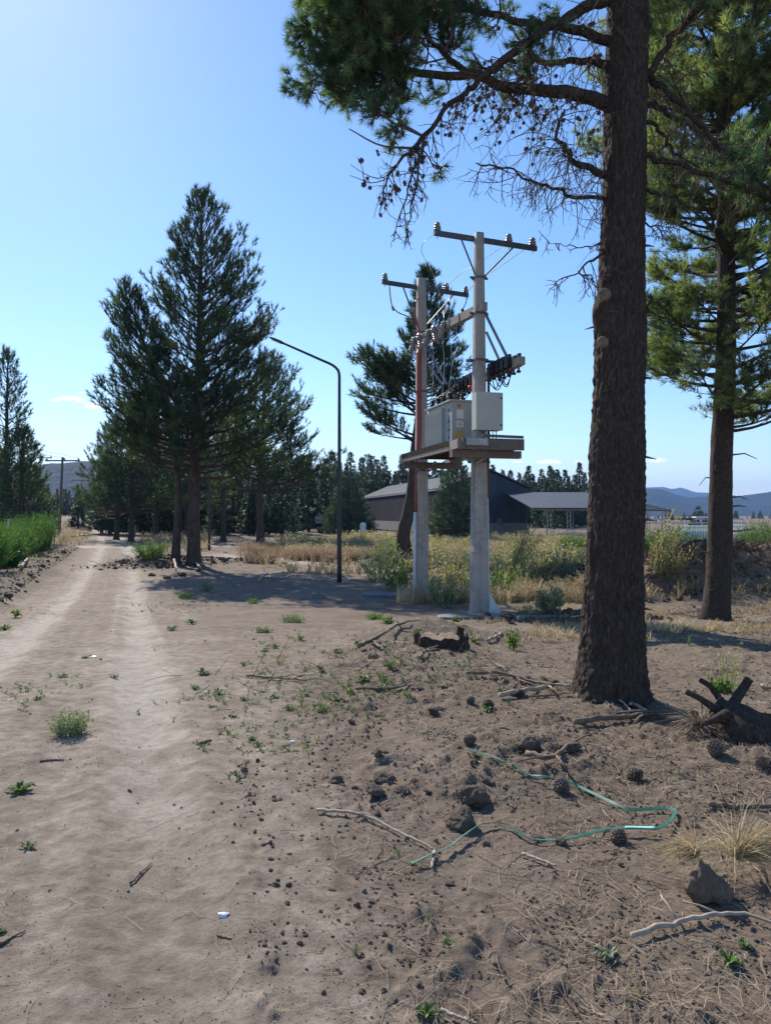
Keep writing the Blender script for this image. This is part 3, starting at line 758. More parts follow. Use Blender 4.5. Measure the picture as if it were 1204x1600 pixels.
for (px, Y, pt, k, lab) in [(482, 96, 708, 3, 'tall dark conifer just right of the roadside group'), (509, 104, 716, 4, 'slim dark conifer second to the right of the roadside group'), (865, 118, 735, 0, 'tallest conifer above the shed roof'), (1090, 150, 790, 2, 'lone round topped conifer in front of the blue mountains'),
                             (122, 100, 757, 1, 'small pointed conifer left of the road end'), (75, 88, 760, 0, 'small conifer beside the power pole')]:
    x = (px - CX) / F * Y; H = px_h(pt, Y, Z(x, Y)); o = forest_tree(x, Y, H, k, lab, None)
    if px == 1090: o.scale.x *= 1.9; o.scale.y *= 1.9
for i in range(26):
    px = 1010 + i * 9 + rf_.uniform(-5, 5); Y = rf_.uniform(330, 520); x = (px - CX) / F * Y
    forest_tree(x, Y, px_h(rf_.uniform(797, 806) , Y, Z(x, Y)), rf_.randrange(6), 'tiny far conifer at the foot of the blue mountains', 'far conifers before the mountains').scale.x *= 1.8
# blue spruces by the warehouse
def spruce(px, Y, top, rm, lab, sd):
    x = (px - CX) / F * Y; z = Z(x, Y); H = px_h(top, Y, z)
    r = np.random.default_rng(sd); br = []
    for i in range(190):
        u = (i + r.uniform()) / 190; br.append((.3 + (H - .35) * u, i * 2.4 + r.uniform(-.3, .3), rm * ((1 - u) ** .85 + .03) * r.uniform(.85, 1.12), -.12 + .5 * u))
    return pine('blue_spruce', (x, Y, z - .05), [(0, 0, 0), (0, 0, H * .5), (0, 0, H)], .16, .02, br, TUFT_MID, 1.0, (M['bark_far'], M['bark_far'], M['needles_blue']), lab, None, tspace=.30, seed=sd, sub=(6, .36), upturn=.08)
spruce(712, 58, 722, 2.5, 'wide bluish spruce between the two concrete poles in front of the warehouse', 71)
spruce(544, 84, 738, 3.0, 'bluish spruce behind the lamp post left of the warehouse', 72)

# ------------------------------------------------------------------ the big pine trunk in front, with its limbs
ty = 6.5
edges = [(-260, 958, 1010), (0, 951, 1012), (155, 945, 1010), (310, 942, 1007), (390, 938, 1006), (450, 935, 1006), (520, 931, 1008), (600, 928, 1006), (700, 923, 1006), (760, 921, 1005), (850, 917, 1003), (900, 914, 1003), (1000, 907, 1005), (1040, 904, 1007), (1070, 899, 1010), (1092, 889, 1017), (1112, 872, 1030), (1135, 850, 1045)]
ctr = []; rr_ = []
for py, l, r_ in edges:
    p = at((l + r_) / 2, py, ty); ctr.append(p); rr_.append((r_ - l) / 2 / F * ty)
ctr = np.array(ctr)[::-1]; rr_ = np.array(rr_)[::-1]
ctr = np.vstack([ctr, ctr[-1] + (0.05, 0, 3), ctr[-1] + (.05, 0, 7.5)]); rr_ = np.append(rr_, [.11, .02])
zz = np.concatenate([np.linspace(ctr[0, 2], 6.4, 430), np.linspace(6.5, ctr[-1, 2], 60)])
tp = np.stack([np.interp(zz, ctr[:, 2], ctr[:, k]) for k in range(3)], 1); tr_ = np.interp(zz, ctr[:, 2], rr_)
root = empty('big_pine', (0, 0, 0), 'big near pine with dark trunk and bare drooping branches full of small cones', 'tree')
root.location = (float(tp[0, 0]), ty, Z(tp[0, 0], ty)); RL = np.array(root.location)
KN = [(at(926, 486, 6.45), .11, .36), (at(932, 470, 6.35), .07, .25), (at(924, 628, 6.45), .035, .16), (at(919, 762, 6.4), .06, .17), (at(917, 855, 6.4), .06, .14), (at(985, 730, 6.3), .04, .08),
      (at(960, 975, 6.28), .03, .09), (at(935, 1005, 6.3), .05, .12), (at(930, 1050, 6.3), .035, .1), (at(1008, 455, 6.5), .04, .12), (at(1006, 930, 6.45), .05, .08), (at(1010, 632, 6.5), .03, .06), (at(965, 610, 6.3), .03, .07)]
def big_bark(p):
    q = p.reshape(-1, 3)
    th_ = np.arctan2(q[:, 1] - np.interp(q[:, 2], zz, tp[:, 1]), q[:, 0] - np.interp(q[:, 2], zz, tp[:, 0]))
    n1 = fbm3(q * np.array([19, 19, 3.0]) + 1.4 * fbm3(q, 5., 2, 41)[:, None], 1., 3, 3); n2 = fbm3(q * np.array([60, 60, 26]), 1., 3, 9)
    rid = 1 - np.abs(n1 - .5) * 2
    n0 = fbm3(q * np.array([5, 5, 1.1]), 1., 2, 15); n3 = fbm3(q * np.array([34, 34, 9]), 1., 3, 19)
    r = 1 + .11 * (rid ** 2 - .75) + .07 * (n2 - .5) * 2 + .06 * (n0 - .5) * 2 + .08 * (n3 - .5)
    r = r + .05 * np.exp(-np.maximum(q[:, 2] - .05, 0) / .22) * np.sin(th_ * 5 + 1.0) * 1.6
    for c, s, a in KN: r = r + a * np.exp(-((q - c) ** 2).sum(1) / s ** 2)
    return r.reshape(p.shape[:-1])
mb = MB(); tube(mb, tp - RL, tr_, 120, noise=lambda p: big_bark(p + RL)); mb.build('trunk', M['bark'], root)
def scar(px, py, Yd, r, nrm, name='branch_scar'):
    mb = MB(); R = rots_to(np.array([nrm], float), np.array([0.]))[0]
    lathe(mb, [(r * 1.1, -.03), (r * 1.12, .004), (r * .9, .012), (r * .4, .008)], at(px, py, Yd) - RL, 14, R); mb.build(name, M['cutwood'], root)
scar(944, 459, 6.20, .048, (-.35, -1, .25)); scar(941, 534, 6.24, .042, (-.4, -1, .1))
def limb(pxs, Y0, Y1, r0, r1, n=34, wob=.02):
    k = len(pxs); P = np.array([at(px, py, Y0 + (Y1 - Y0) * i / (k - 1)) for i, (px, py) in enumerate(pxs)])
    P = smoothpts(P, n); w = rng.normal(0, wob, (n, 3)); w[0] = 0
    P = P + np.array([np.convolve(w[:, c], [.25, .5, .25], 'same') for c in range(3)]).T
    mb = MB(); R_ = np.linspace(r0, r1, n); tube(mb, P - RL, R_, 9, noise=bark_noise(int(Y1 * 10), .12, 14, 14)); o = mb.build('limb', M['bark'], root)
    return P
L = {}
L['1'] = limb([(958, 163), (925, 153), (880, 148), (837, 140), (790, 133), (760, 125), (721, 114), (647, 112), (604, 91), (570, 65), (544, 35), (524, -5)], 6.5, 6.1, .062, .012)
L['1b'] = limb([(734, 118), (708, 91), (680, 66), (655, 40), (640, 10)], 6.27, 6.6, .030, .010, 20)
L['2'] = limb([(960, 64), (900, 52), (850, 39), (785, 28), (712, 2), (660, -25), (600, -50)], 6.5, 6.9, .045, .012)
L['3'] = limb([(965, -12), (935, 2), (898, 17), (863, 39), (830, 62), (807, 78), (760, 112), (733, 134)], 6.5, 5.9, .055, .022)
L['4'] = limb([(957, 101), (928, 93), (890, 88), (846, 91), (815, 95), (775, 104), (740, 95)], 6.5, 7.0, .040, .008, wob=.03)
L['5'] = limb([(733, 134), (700, 168), (665, 207), (650, 228), (630, 246), (615, 262), (604, 280), (599, 303)], 5.9, 5.75, .022, .005, 26)
L['5b'] = limb([(665, 207), (656, 240), (645, 265), (633, 300), (624, 335), (616, 372)], 5.82, 5.85, .012, .003, 22, .012)
L['5c'] = limb([(656, 240), (648, 290), (645, 320), (638, 352), (634, 378)], 5.84, 5.7, .008, .003, 18, .012)
L['6'] = limb([(955, 272), (930, 268), (906, 255), (890, 243), (876, 229), (868, 205), (880, 170)], 6.5, 6.1, .034, .010)
L['7'] = limb([(955, 312), (935, 308), (898, 307), (875, 300), (855, 290), (830, 281), (811, 272), (777, 259), (742, 255)], 6.5, 6.3, .020, .005)
L['8'] = limb([(950, 388), (930, 400), (918, 410), (905, 424), (880, 430), (866, 438)], 6.45, 6.3, .013, .003, 20)
L['8b'] = limb([(950, 380), (925, 383), (900, 383), (875, 379), (852, 377)], 6.5, 6.7, .007, .002, 18)
L['8c'] = limb([(905, 423), (925, 433), (935, 445)], 6.35, 6.2, .008, .003, 10)
L['0a'] = limb([(965, -70), (880, -85), (780, -75), (700, -55), (640, -40), (590, -20), (545, 0)], 6.5, 6.8, .05, .010)
L['0b'] = limb([(965, -140), (860, -170), (730, -150), (650, -110), (610, -80), (580, -55), (560, -30)], 6.5, 5.7, .05, .010)
L['r1'] = limb([(990, 135), (1010, 120), (1035, 81), (1060, 41), (1085, 0), (1110, -45)], 6.5, 6.3, .035, .018)
L['r2'] = limb([(1000, 108), (1022, 122), (1047, 144), (1088, 187), (1119, 225), (1160, 259), (1215, 300)], 6.5, 6.2, .034, .014)
L['r3'] = limb([(995, 156), (1025, 166), (1054, 181), (1080, 196), (1112, 215), (1150, 250)], 6.5, 6.8, .030, .010)
L['r4'] = limb([(995, 180), (1030, 208), (1060, 238), (1090, 262)], 6.5, 6.9, .020, .008)
L['r5'] = limb([(995, 240), (1020, 246), (1047, 253), (1094, 269), (1141, 281), (1204, 312), (1260, 345)], 6.5, 6.0, .030, .012)
L['r6'] = limb([(995, 298), (1030, 302), (1065, 313), (1110, 340)], 6.5, 6.3, .016, .004)
L['r7'] = limb([(995, 345), (1020, 350), (1045, 357)], 6.5, 6.3, .010, .003, 12)
L['r8'] = limb([(1000, 490), (1014, 478), (1017, 460)], 6.5, 6.45, .018, .005, 12)
# dead twigs drooping from the lower limbs, with last years' cones
tw = MB(); cone_at = []
def twig(p, d, Lg, r, depth=0, droop=.9):
    n = 7; pts = [np.array(p)]; d = np.array(d, float); d /= np.linalg.norm(d)
    cur = rng.normal(0, .35, 3) + np.array([0, 0, -.25 * droop])
    for i in range(n - 1):
        d = d + cur * .42 + rng.normal(0, .12, 3); d /= np.linalg.norm(d); pts.append(pts[-1] + d * Lg / (n - 1))
    pts = np.array(pts); tube(tw, pts - RL, np.linspace(r, r * .45, n), 3, cap=False)
    if rng.uniform() < .36: cone_at.append(pts[rng.integers(3, n)] + rng.normal(0, .01, 3))
    if depth < 2:
        for j in range(rng.integers(2, 5) if depth == 0 else rng.integers(0, 3)):
            i = rng.integers(1, n - 1); twig(pts[i], d * .5 + rng.normal(0, .6, 3) + (0, 0, -.2 * droop), Lg * rng.uniform(.3, .6), r * .62, depth + 1, droop)
for key, cnt, a, b, Lm in [('1', 34, .04, .5, .62), ('3', 30, .1, .95, .62), ('4', 30, .1, .95, .6), ('5', 34, .05, .95, .32), ('5b', 18, .1, 1, .16), ('5c', 14, .1, 1, .14), ('6', 46, .1, 1, .45), ('7', 44, .05, 1, .32),
                           ('8', 10, .1, 1, .26), ('8b', 8, .2, 1, .16), ('8c', 5, .1, 1, .2), ('2', 14, .05, .5, .5), ('r1', 12, .1, .7, .5), ('r2', 18, .1, .9, .4), ('r3', 16, .1, .9, .4), ('r4', 12, .1, .9, .35), ('r5', 18, .1, .9, .4), ('r6', 10, .1, 1, .3), ('r7', 8, .2, 1, .2)]:
    P = L[key]
    for i in range(cnt):
        k = int(len(P) * rng.uniform(a, b)) - 1; k = max(1, min(len(P) - 2, k)); dd = P[min(k + 2, len(P) - 1)] - P[k]; dd /= np.linalg.norm(dd)
        twig(P[k], dd * rng.uniform(.2, .8) + rng.normal(0, .45, 3) + (0, 0, -.55), Lm * rng.uniform(.5, 1.25), .0055)
for i in range(14):
    zt = rng.uniform(.5, 4.2); k = int(np.argmin(np.abs(zz - zt))); a = rng.uniform(PI * .85, PI * 2.15); dr_ = np.array([math.cos(a), math.sin(a), rng.uniform(-.3, .2)]); p0 = tp[k] + dr_ * tr_[k] * .9; tube(tw, np.array([p0, p0 + dr_ * .05, p0 + dr_ * rng.uniform(.07, .13) + (0, 0, -.01)]) - RL, [.016, .010, .003], 5)
for i in range(40):
    zt = rng.uniform(3.3, 6); k = int(np.argmin(np.abs(zz - zt))); a = rng.uniform(0, 6.28); dr_ = np.array([math.cos(a), math.sin(a), -.1]); twig(tp[k] + dr_ * tr_[k] * .95, dr_, rng.uniform(.1, .35), .004, 1)
tw.build('twigs', M['twig'], root, kind='stuff')
def cone_mesh(L_=.05, r=.022, rows_=7, per=8, seed=0, open_=.5):
    """egg shaped body with rings of lifted scales"""
    rg = np.random.default_rng(seed); mb = MB()
    lathe(mb, [(r * .25, -L_ * .5), (r * .6, -L_ * .3), (r * .62, 0), (r * .42, L_ * .28), (r * .08, L_ * .48)], n=8, tint=.05)
    for i in range(rows_):
        u = (i + .5) / rows_; z = -L_ * .48 + L_ * .96 * u; rb = r * (math.sin(PI * (u * .86 + .12)) ** .7)
        for j in range(per):
            a = 2 * PI * (j + (i % 2) * .5) / per + rg.uniform(-.06, .06); w = 2 * PI * rb / per * .62; lo = rb * .45; hi = rb * (1 + open_ * .25); dz = L_ * .10 * open_ * (1 - u * .3) + L_ * .02
            ca, sa = math.cos(a), math.sin(a); tx, ty_ = -sa, ca
            def pnt(rr, s, z_): return (ca * rr + tx * s, sa * rr + ty_ * s, z_)
            v = [pnt(lo, -w * .35, z - dz * .6), pnt(lo, w * .35, z - dz * .6), pnt(hi * .96, w * .55, z + dz * .4), pnt(hi * .96, -w * .55, z + dz * .4), pnt(hi * 1.06, 0, z + dz * 1.1), pnt(hi * .8, 0, z - dz * .3)]
            tn = np.array([.1, .1, .7, .7, 1, .3]) * rg.uniform(.7, 1)
            mb.add(v, tris=[(0, 1, 5), (1, 2, 5), (2, 3, 5), (3, 0, 5), (2, 4, 3), (0, 3, 4), (1, 4, 2), (0, 4, 1)], tint=tn)
    return mb.mesh('pine_cone', M['cone_scale'], False)
TC = [cone_mesh(.055, .024, 4, 6, s) for s in range(3)]
for i, p in enumerate(cone_at[:290]):
    o = bpy.data.objects.new('pine_cone', TC[i % 3]); COL.objects.link(o); o.parent = root; o.location = p - RL
    o.rotation_euler = (rng.uniform(1.8, 4.2), rng.uniform(-.6, .6), rng.uniform(0, 6.28)); s = rng.uniform(.5, .85); o.scale = (s, s, s)
# living shoots
cm = MB(); sb = MB(); pos, dr, tn = [], [], []
def shoots(P, a, b, n, Lm, dens, up=.1, r=None):
    for i in range(n):
        k = int(len(P) * (a + (b - a) * rng.uniform(0, 1))); k = max(1, min(len(P) - 2, k)); dd = P[k + 1] - P[k]; dd /= np.linalg.norm(dd)
        d = dd * .8 + rng.normal(0, .55, 3) + (0, 0, up); d /= np.linalg.norm(d); Lg = Lm * rng.uniform(.5, 1.2)
        sp = smoothpts([P[k], P[k] + d * Lg * .5 + rng.normal(0, .04, 3), P[k] + d * Lg + (0, 0, .06)], 6); tube(sb, sp - RL, np.linspace(.010, .004, 6), 4, cap=False); bt = rng.uniform(.15, .75)
        for j in range(dens):
            q = rng.integers(1, 6); d2 = d * .7 + rng.normal(0, .5, 3) + (0, 0, .15); d2 /= np.linalg.norm(d2); l2 = Lg * rng.uniform(.15, .4)
            e = sp[q] + d2 * l2; tube(sb, [sp[q] - RL, (sp[q] + e) / 2 + rng.normal(0, .01, 3) - RL, e - RL], [.006, .005, .004], 3, cap=False)
            for s_ in ([1.0, .72] if l2 > .12 else [1.0]):
                pos.append(sp[q] + (e - sp[q]) * s_); dr.append(d2 + np.array([0, 0, .25])); tn.append(np.clip(bt + rng.normal(0, .2), 0, 1))
        pos.append(sp[-1]); dr.append(d); tn.append(bt)
shoots(L['1'], .62, 1.0, 44, .42, 13, .05); shoots(L['1'], .8, 1, 16, .4, 12, 0); shoots(L['1b'], .3, 1, 16, .45, 9, .1); shoots(L['2'], .55, 1.0, 26, .5, 9, .0); shoots(L['2'], .3, .6, 8, .35, 8, .15)
shoots(L['0a'], .40, 1.0, 66, .46, 13, -.2); shoots(L['0b'], .45, 1.0, 60, .5, 13, -.35); shoots(L['4'], .5, .95, 8, .3, 6, .1); shoots(L['3'], .25, .6, 9, .3, 7, .1)
shoots(L['r1'], .35, 1.0, 14, .4, 8, .1); shoots(L['r2'], .6, 1, 12, .4, 8); shoots(L['r5'], .6, 1, 12, .4, 8); shoots(L['r3'], .7, 1, 8, .4, 8)
for (px, py, Y_, n) in [(482, 130, 6.2, 7), (470, 60, 6.4, 7), (530, 150, 6.1, 8), (590, 165, 6.0, 8), (620, 195, 6.0, 6), (560, 120, 6.4, 8), (505, 95, 6.1, 8), (683, 150, 6.3, 3), (678, 262, 6.0, 1), (812, 160, 6.5, 2), (628, 150, 6.2, 6), (600, 120, 6.2, 7), (498, 45, 6.3, 7), (575, 90, 6.3, 7), (640, 60, 6.4, 7), (690, 40, 6.5, 6), (620, 30, 6.3, 8), (545, 200, 6.1, 0), (720, 70, 6.5, 4)]:
    p = at(px, py, Y_)
    near = min((np.linalg.norm(P[k] - p), key, k) for key, P in L.items() for k in range(2, len(P) - 1) if key in ('1', '1b', '0a', '0b', '5', '2', '4'))
    q = L[near[1]][near[2]]; sp = smoothpts([q, (p + q) / 2 + rng.normal(0, .05, 3), p], 8); tube(sb, sp - RL, np.linspace(.011, .005, 8), 4, cap=False)
    shoots(sp, .55, 1, n, .22, 6, 0)
pos = np.array(pos); dr = np.array(dr); R = rots_to(dr, rng.uniform(0, 6.28, len(pos)))
scatter(cm, TUFT_NEAR, pos - RL, R, rng.uniform(.5, .8, len(pos)), np.array(tn))
# the crown above the picture, coarser
r2 = np.random.default_rng(77); up_pos, up_dr = [], []
for i in range(900):
    z = r2.uniform(7.5, 13.5); rr2 = 1.9 * (1 - (z - 7) / 7) ** .6 * r2.uniform(.3, 1); a = r2.uniform(0, 6.28); up_pos.append((ctr[-1, 0] + rr2 * math.cos(a), ty + rr2 * math.sin(a), z)); up_dr.append((math.cos(a), math.sin(a), .8))
scatter(cm, TUFT_MID, np.array(up_pos) - RL, rots_to(np.array(up_dr), r2.uniform(0, 6.28, 900)), 1.2, r2.uniform(.2, .8, 900))
sb.build('shoots', M['twig'], root, kind='stuff'); cm.build('crown', M['needles'], root, smooth=False)
print('near tufts', len(pos), 'cones', len(cone_at))

# ------------------------------------------------------------------ transformer station on two concrete poles
UF = np.array([-.27, .963, 0.]); VV = np.array([.963, .27, 0.]); UP = np.array([0, 0, 1.])
RUV = np.stack([VV, UF, UP], 1)
def insul_mb(s=1.0):
    mb = MB()
    lathe(mb, [(.008, -.16), (.008, .002)], n=6, mat=1)
    lathe(mb, [(.03, 0), (.075, .012), (.075, .03), (.035, .038), (.035, .05), (.07, .06), (.07, .078), (.03, .085), (.03, .10), (.055, .11), (.055, .135), (.035, .16), (.012, .17)], n=14, mat=0)
    return mb
INS = insul_mb().mesh('insulator', [M['porcelain'], M['galv']])
def pole(px, py, topy, rb, rt, Yguess, label):
    x, y, z = hit(px, py)
    x, y = (px - CX) / F * Yguess, Yguess; z = Z(x, y)
    root = empty('concrete_pole', (x, y, z), label, 'pole', 'concrete poles carrying the transformer', rz=math.atan2(VV[1], VV[0]))
    H = px_h(topy, y, z); mb = MB(); k = 26; hs = np.linspace(-.1, H, k)
    n = 40; th = np.arange(n) * 2 * PI / n
    rads = rb + (rt - rb) * (hs / H); sq = (np.abs(np.cos(th)) ** 5 + np.abs(np.sin(th)) ** 5) ** (-1 / 5)   # square shaft with rounded corners
    v = np.stack([rads[:, None] * (np.cos(th) * sq), rads[:, None] * (np.sin(th) * sq), np.repeat(hs[:, None], n, 1)], -1).reshape(-1, 3)
    i = np.arange(k - 1)[:, None] * n; j = np.arange(n)[None]; j2 = (j + 1) % n
    mb.add(v, quads=np.stack([i + j, i + j2, i + n + j2, i + n + j], -1).reshape(-1, 4), tris=[((k - 1) * n, (k - 1) * n + m, (k - 1) * n + m + 1) for m in range(1, n - 1)])
    mb.build('shaft', M['concrete'], root)
    return root, H, (x, y, z)
def ring(root, h, r, name='steel_band', hh=.035, mat='darksteel', bolt=True):
    mb = MB(); box(mb, (0, 0, h), (r * 2 + .03, r * 2 + .03, hh))
    if bolt:
        box(mb, (r + .05, 0, h), (.08, .03, .04)); box(mb, (-r - .05, 0, h), (.08, .03, .04))
    mb.build(name, M[mat], root, smooth=False)
PR, HR, pr0 = pole(748, 958, 364, .17, .085, 15.0, 'nearer concrete pole with the beige cabinet and white pipe at its foot')
PL, HL, pl0 = pole(658, 942, 435, .16, .105, 18.3, 'farther concrete pole with red cables running up its left side')
def zloc(py, Y, z0): return CAMZ + (HY - py) / F * Y - z0
for (py, r) in [(434, .10), (490, .11), (563, .125), (722, .145)]: ring(PR, zloc(py, 15, pr0[2]), r)
for (py, r) in [(862, .155), (810, .15)]: ring(PR, zloc(py, 15, pr0[2]), r, 'wire_band', .012, 'galv', False)
for (py, r) in [(612, .125), (735, .142), (520, .118)]: ring(PL, zloc(py, 18.3, pl0[2]), r)
for (py, r) in [(865, .152), (807, .148)]: ring(PL, zloc(py, 18.3, pl0[2]), r, 'wire_band', .012, 'galv', False)
def loc(root, p):
    """world point into the turned frame of a root"""
    a = root.rotation_euler[2]; d = np.array(p, float) - np.array(root.location); c, s = math.cos(-a), math.sin(-a)
    return np.array([d[0] * c - d[1] * s, d[0] * s + d[1] * c, d[2]])
def crossarm(root, A, B, ins, braces):
    A, B = loc(root, A), loc(root, B); mb = MB(); beam(mb, A, B, .06, .10)
    beam(mb, A + (0, .035, .052), B + (0, .035, .052), .006, .004)
    a = mb.build('crossarm', M['darksteel'], root, smooth=False)
    for u in ins:
        o = bpy.data.objects.new('insulator', INS); COL.objects.link(o); o.parent = root; o.location = A + (B - A) * u + (0, 0, .052)
    for u, hp in braces:
        mb = MB(); q = A + (B - A) * u + (0, -.02, -.05); sg = 1 if u > .5 else -1; beam(mb, q, (sg * .09, -.05, hp), .03, .03); mb.build('brace', M['darksteel'], root, smooth=False)
crossarm(PR, at(678, 363, 14.75) - np.array([0, .0, 0]), at(838, 388, 15.6), (.03, .72, .96), ((.25, zloc(432, 15, pr0[2])), (.76, zloc(432, 15, pr0[2]))))
crossarm(PL, at(597, 440, 17.95), at(731, 461, 18.98), (.03, .74, .97), ((.23, zloc(515, 18.3, pl0[2])), (.82, zloc(510, 18.3, pl0[2]))))
# braces that carry the fuse beam
for root, pts in ((PR, [((758, 492, 15), (793, 562, 14.6)), ((758, 518, 15.1), (778, 562, 15.1))]), (PL, [((668, 545, 18.3), (697, 600, 17.6)), ((668, 570, 18.3), (689, 600, 18.1))])):
    for a, b in pts:
        mb = MB(); beam(mb, loc(root, at(*a)), loc(root, at(*b)), .05, .012); beam(mb, loc(root, at(*a)) + (.022, 0, 0), loc(root, at(*b)) + (.022, 0, 0), .006, .05); mb.build('fuse_beam_brace', M['galv'], root, smooth=False)
mb = MB(); beam(mb, loc(PR, at(728, 563, 15.05)), loc(PR, at(806, 567, 15.1)), .05, .05); mb.build('steel_bracket', M['darksteel'], PR, smooth=False)
# white pipe and concrete fin at the foot of the nearer pole, spiral cable, dark conduit
mb = MB(); tube(mb, [loc(PR, at(761, 955, 14.95)), loc(PR, at(760, 860, 14.97)), loc(PR, at(759, 778, 15.0))], .047, 14); mb.build('conduit', M['whitepipe'], PR)
mb = MB(); tube(mb, [loc(PR, at(762, 776, 15.08)), loc(PR, at(763, 600, 15.08)), loc(PR, at(763, 575, 15.08))], .03, 8); mb.build('cable_duct', M['brownwood'], PR)
mb = MB(); a, b, c = loc(PR, at(764, 924, 14.95)), loc(PR, at(785, 961, 14.9)), loc(PR, at(762, 962, 14.9)); tk = np.array([0, .07, 0])
mb.add([a, b, c, a + tk, b + tk, c + tk], tris=[(0, 2, 1), (3, 4, 5)], quads=[(0, 1, 4, 3), (1, 2, 5, 4), (2, 0, 3, 5)]); mb.build('foot_fin', M['whitepipe'], PR, smooth=False)
s_ = np.linspace(0, 1, 200); base_ = loc(PR, at(738, 801, 14.85)); top_ = loc(PR, at(741, 700, 14.85))
sp = base_ + (top_ - base_) * s_[:, None] + np.stack([.018 * np.cos(s_ * 80), .018 * np.sin(s_ * 80), 0 * s_], 1)
mb = MB(); tube(mb, sp, .007, 4, cap=False); mb.build('twisted_cable', M['porcelain'], PR)
mb = MB(); tube(mb, [loc(PR, at(733.5, 945, 14.87)), loc(PR, at(737.5, 802, 14.87))], .009, 5); mb.build('earth_wire', M['wire'], PR)
# red cables on the farther pole
for k in range(3):
    x0 = 651.5 + 2.7 * k
    pts = [at(648.5 + k * .6, 800, 18.2 - .03 * k), at(649 + k, 735, 18.2), at(x0, 690, 18.15), at(x0 + .4, 620, 18.15), at(x0 + .3, 560, 18.15), at(x0 + k, 532, 18.0)]
    mb = MB(); tube(mb, [loc(PL, p) for p in smoothpts(pts, 24)], .016, 8); mb.build('red_cable', M['red'], PL)
for (pts, m_, r_) in [([(608, 446, 18.0), (610, 466, 18.0), (613, 479, 17.95), (622, 488, 17.9), (636, 494, 17.85), (645, 502, 17.85), (651, 516, 17.9), (653, 532, 18.0)], 'red', .014),
                    ([(662, 463, 18.3), (653, 466, 18.2), (648, 473, 18.1), (648, 488, 18.0), (652, 505, 17.9), (656, 522, 18.0)], 'red', .016),
                    ([(705, 447, 18.7), (704, 462, 18.6), (701, 473, 18.4), (698, 483, 18.1), (694, 491, 17.6)], 'red', .012),
                    ([(731, 461, 18.9), (727, 474, 18.4), (722, 484, 17.8), (718, 492, 17.1)], 'black', .012)]:
    mb = MB(); tube(mb, [loc(PL, p) for p in smoothpts([at(*p) for p in pts], 24)], r_, 7); mb.build('cable_tail', M[m_], PL)
    q = [at(*p) for p in pts]; d = q[2] - q[1]; R = rots_to(np.array([d]), np.array([0.]))[0]
    mb = MB(); lathe(mb, [(.012, 0), (.04, .01), (.012, .02), (.012, .04), (.04, .05), (.012, .06), (.012, .08), (.035, .09), (.01, .1)], loc(PL, q[2]), 10, R); mb.build('cable_shed', M['brownporc'], PL)
mb = MB(); tube(mb, [loc(PL, at(646, 938, 18.1)), loc(PL, at(648, 800, 18.12))], .034, 10); mb.build('conduit', M['whitepipe'], PL)

# timber platform
PZ = 2.92
plat = empty('timber_platform', tuple(at(700, 700, 15.5)), 'weathered timber platform with dark slats for gaps held between the two concrete poles', 'platform')
plo = np.array(plat.location)
N1 = np.array([1.37, 13.9, PZ]); F1 = np.array([.39, 17.75, PZ]); N2 = N1 + VV * 1.15; F2 = F1 + VV * 1.15
def pbeam(name, p, q, w, h, mat):
    mb = MB(); beam(mb, np.array(p) - plo, np.array(q) - plo, w, h); return mb.build(name, M[mat], plat, smooth=False)
pbeam('side_beam', N1, F1, .10, .17, 'wood'); pbeam('side_beam', N2, F2, .10, .17, 'wood')
sm = None
dirn = (N1 - F1) / np.linalg.norm(N1 - F1)
for i in range(22):  # slats coloured dark to stand in for the shaded gaps along the beam
    c = F1 - dirn * -.25 + dirn * i * .152 + VV * .555 + (0, 0, .042)
    if sm is None:
        mb = MB(); box(mb, (0, 0, 0), (1.25, .075, .11), RUV); sm = mb.mesh('gap_slat', M['bark'], False)
    o = bpy.data.objects.new('gap_slat', sm); COL.objects.link(o); o.parent = plat; o.location = c - plo
for s_, nm in ((.33 + .0, 'near'), (3.72, 'far')):
    c = N1 - dirn * s_ if nm == 'near' else F1 + dirn * .28
    pbeam('cross_beam', c - VV * .06 - UP * .16, c + VV * 1.35 - UP * .16, .16, .14, 'brownwood')
pbeam('end_beam', N1 + dirn * .06 + VV * .02, N2 + dirn * .06 + VV * .10, .07, .21, 'brownwood')
pbeam('steel_rail', N1 + VV * .45 + UP * .16, N2 + VV * .12 + UP * .15, .05, .05, 'darksteel')
pbeam('steel_channel', N1 + VV * .08 + dirn * .12 + UP * .03, N1 + VV * .5 + dirn * .12 + UP * .03, .05, .13, 'galv')
for (a, b) in [((744, 724, 14.82), (799, 690, 14.3)), ((741, 722, 14.82), (712, 697, 14.3)), ((741, 724, 14.85), (699, 703, 15.6)), ((752, 724, 15.2), (772, 700, 15.6)),
               ((654, 736, 18.1), (634, 720, 17.3)), ((655, 738, 18.15), (628, 714, 17.8)), ((668, 737, 18.3), (697, 720, 18.3)), ((665, 735, 18.1), (680, 722, 17.3))]:
    pbeam('brace', at(*a), at(*b), .045, .045, 'galv')

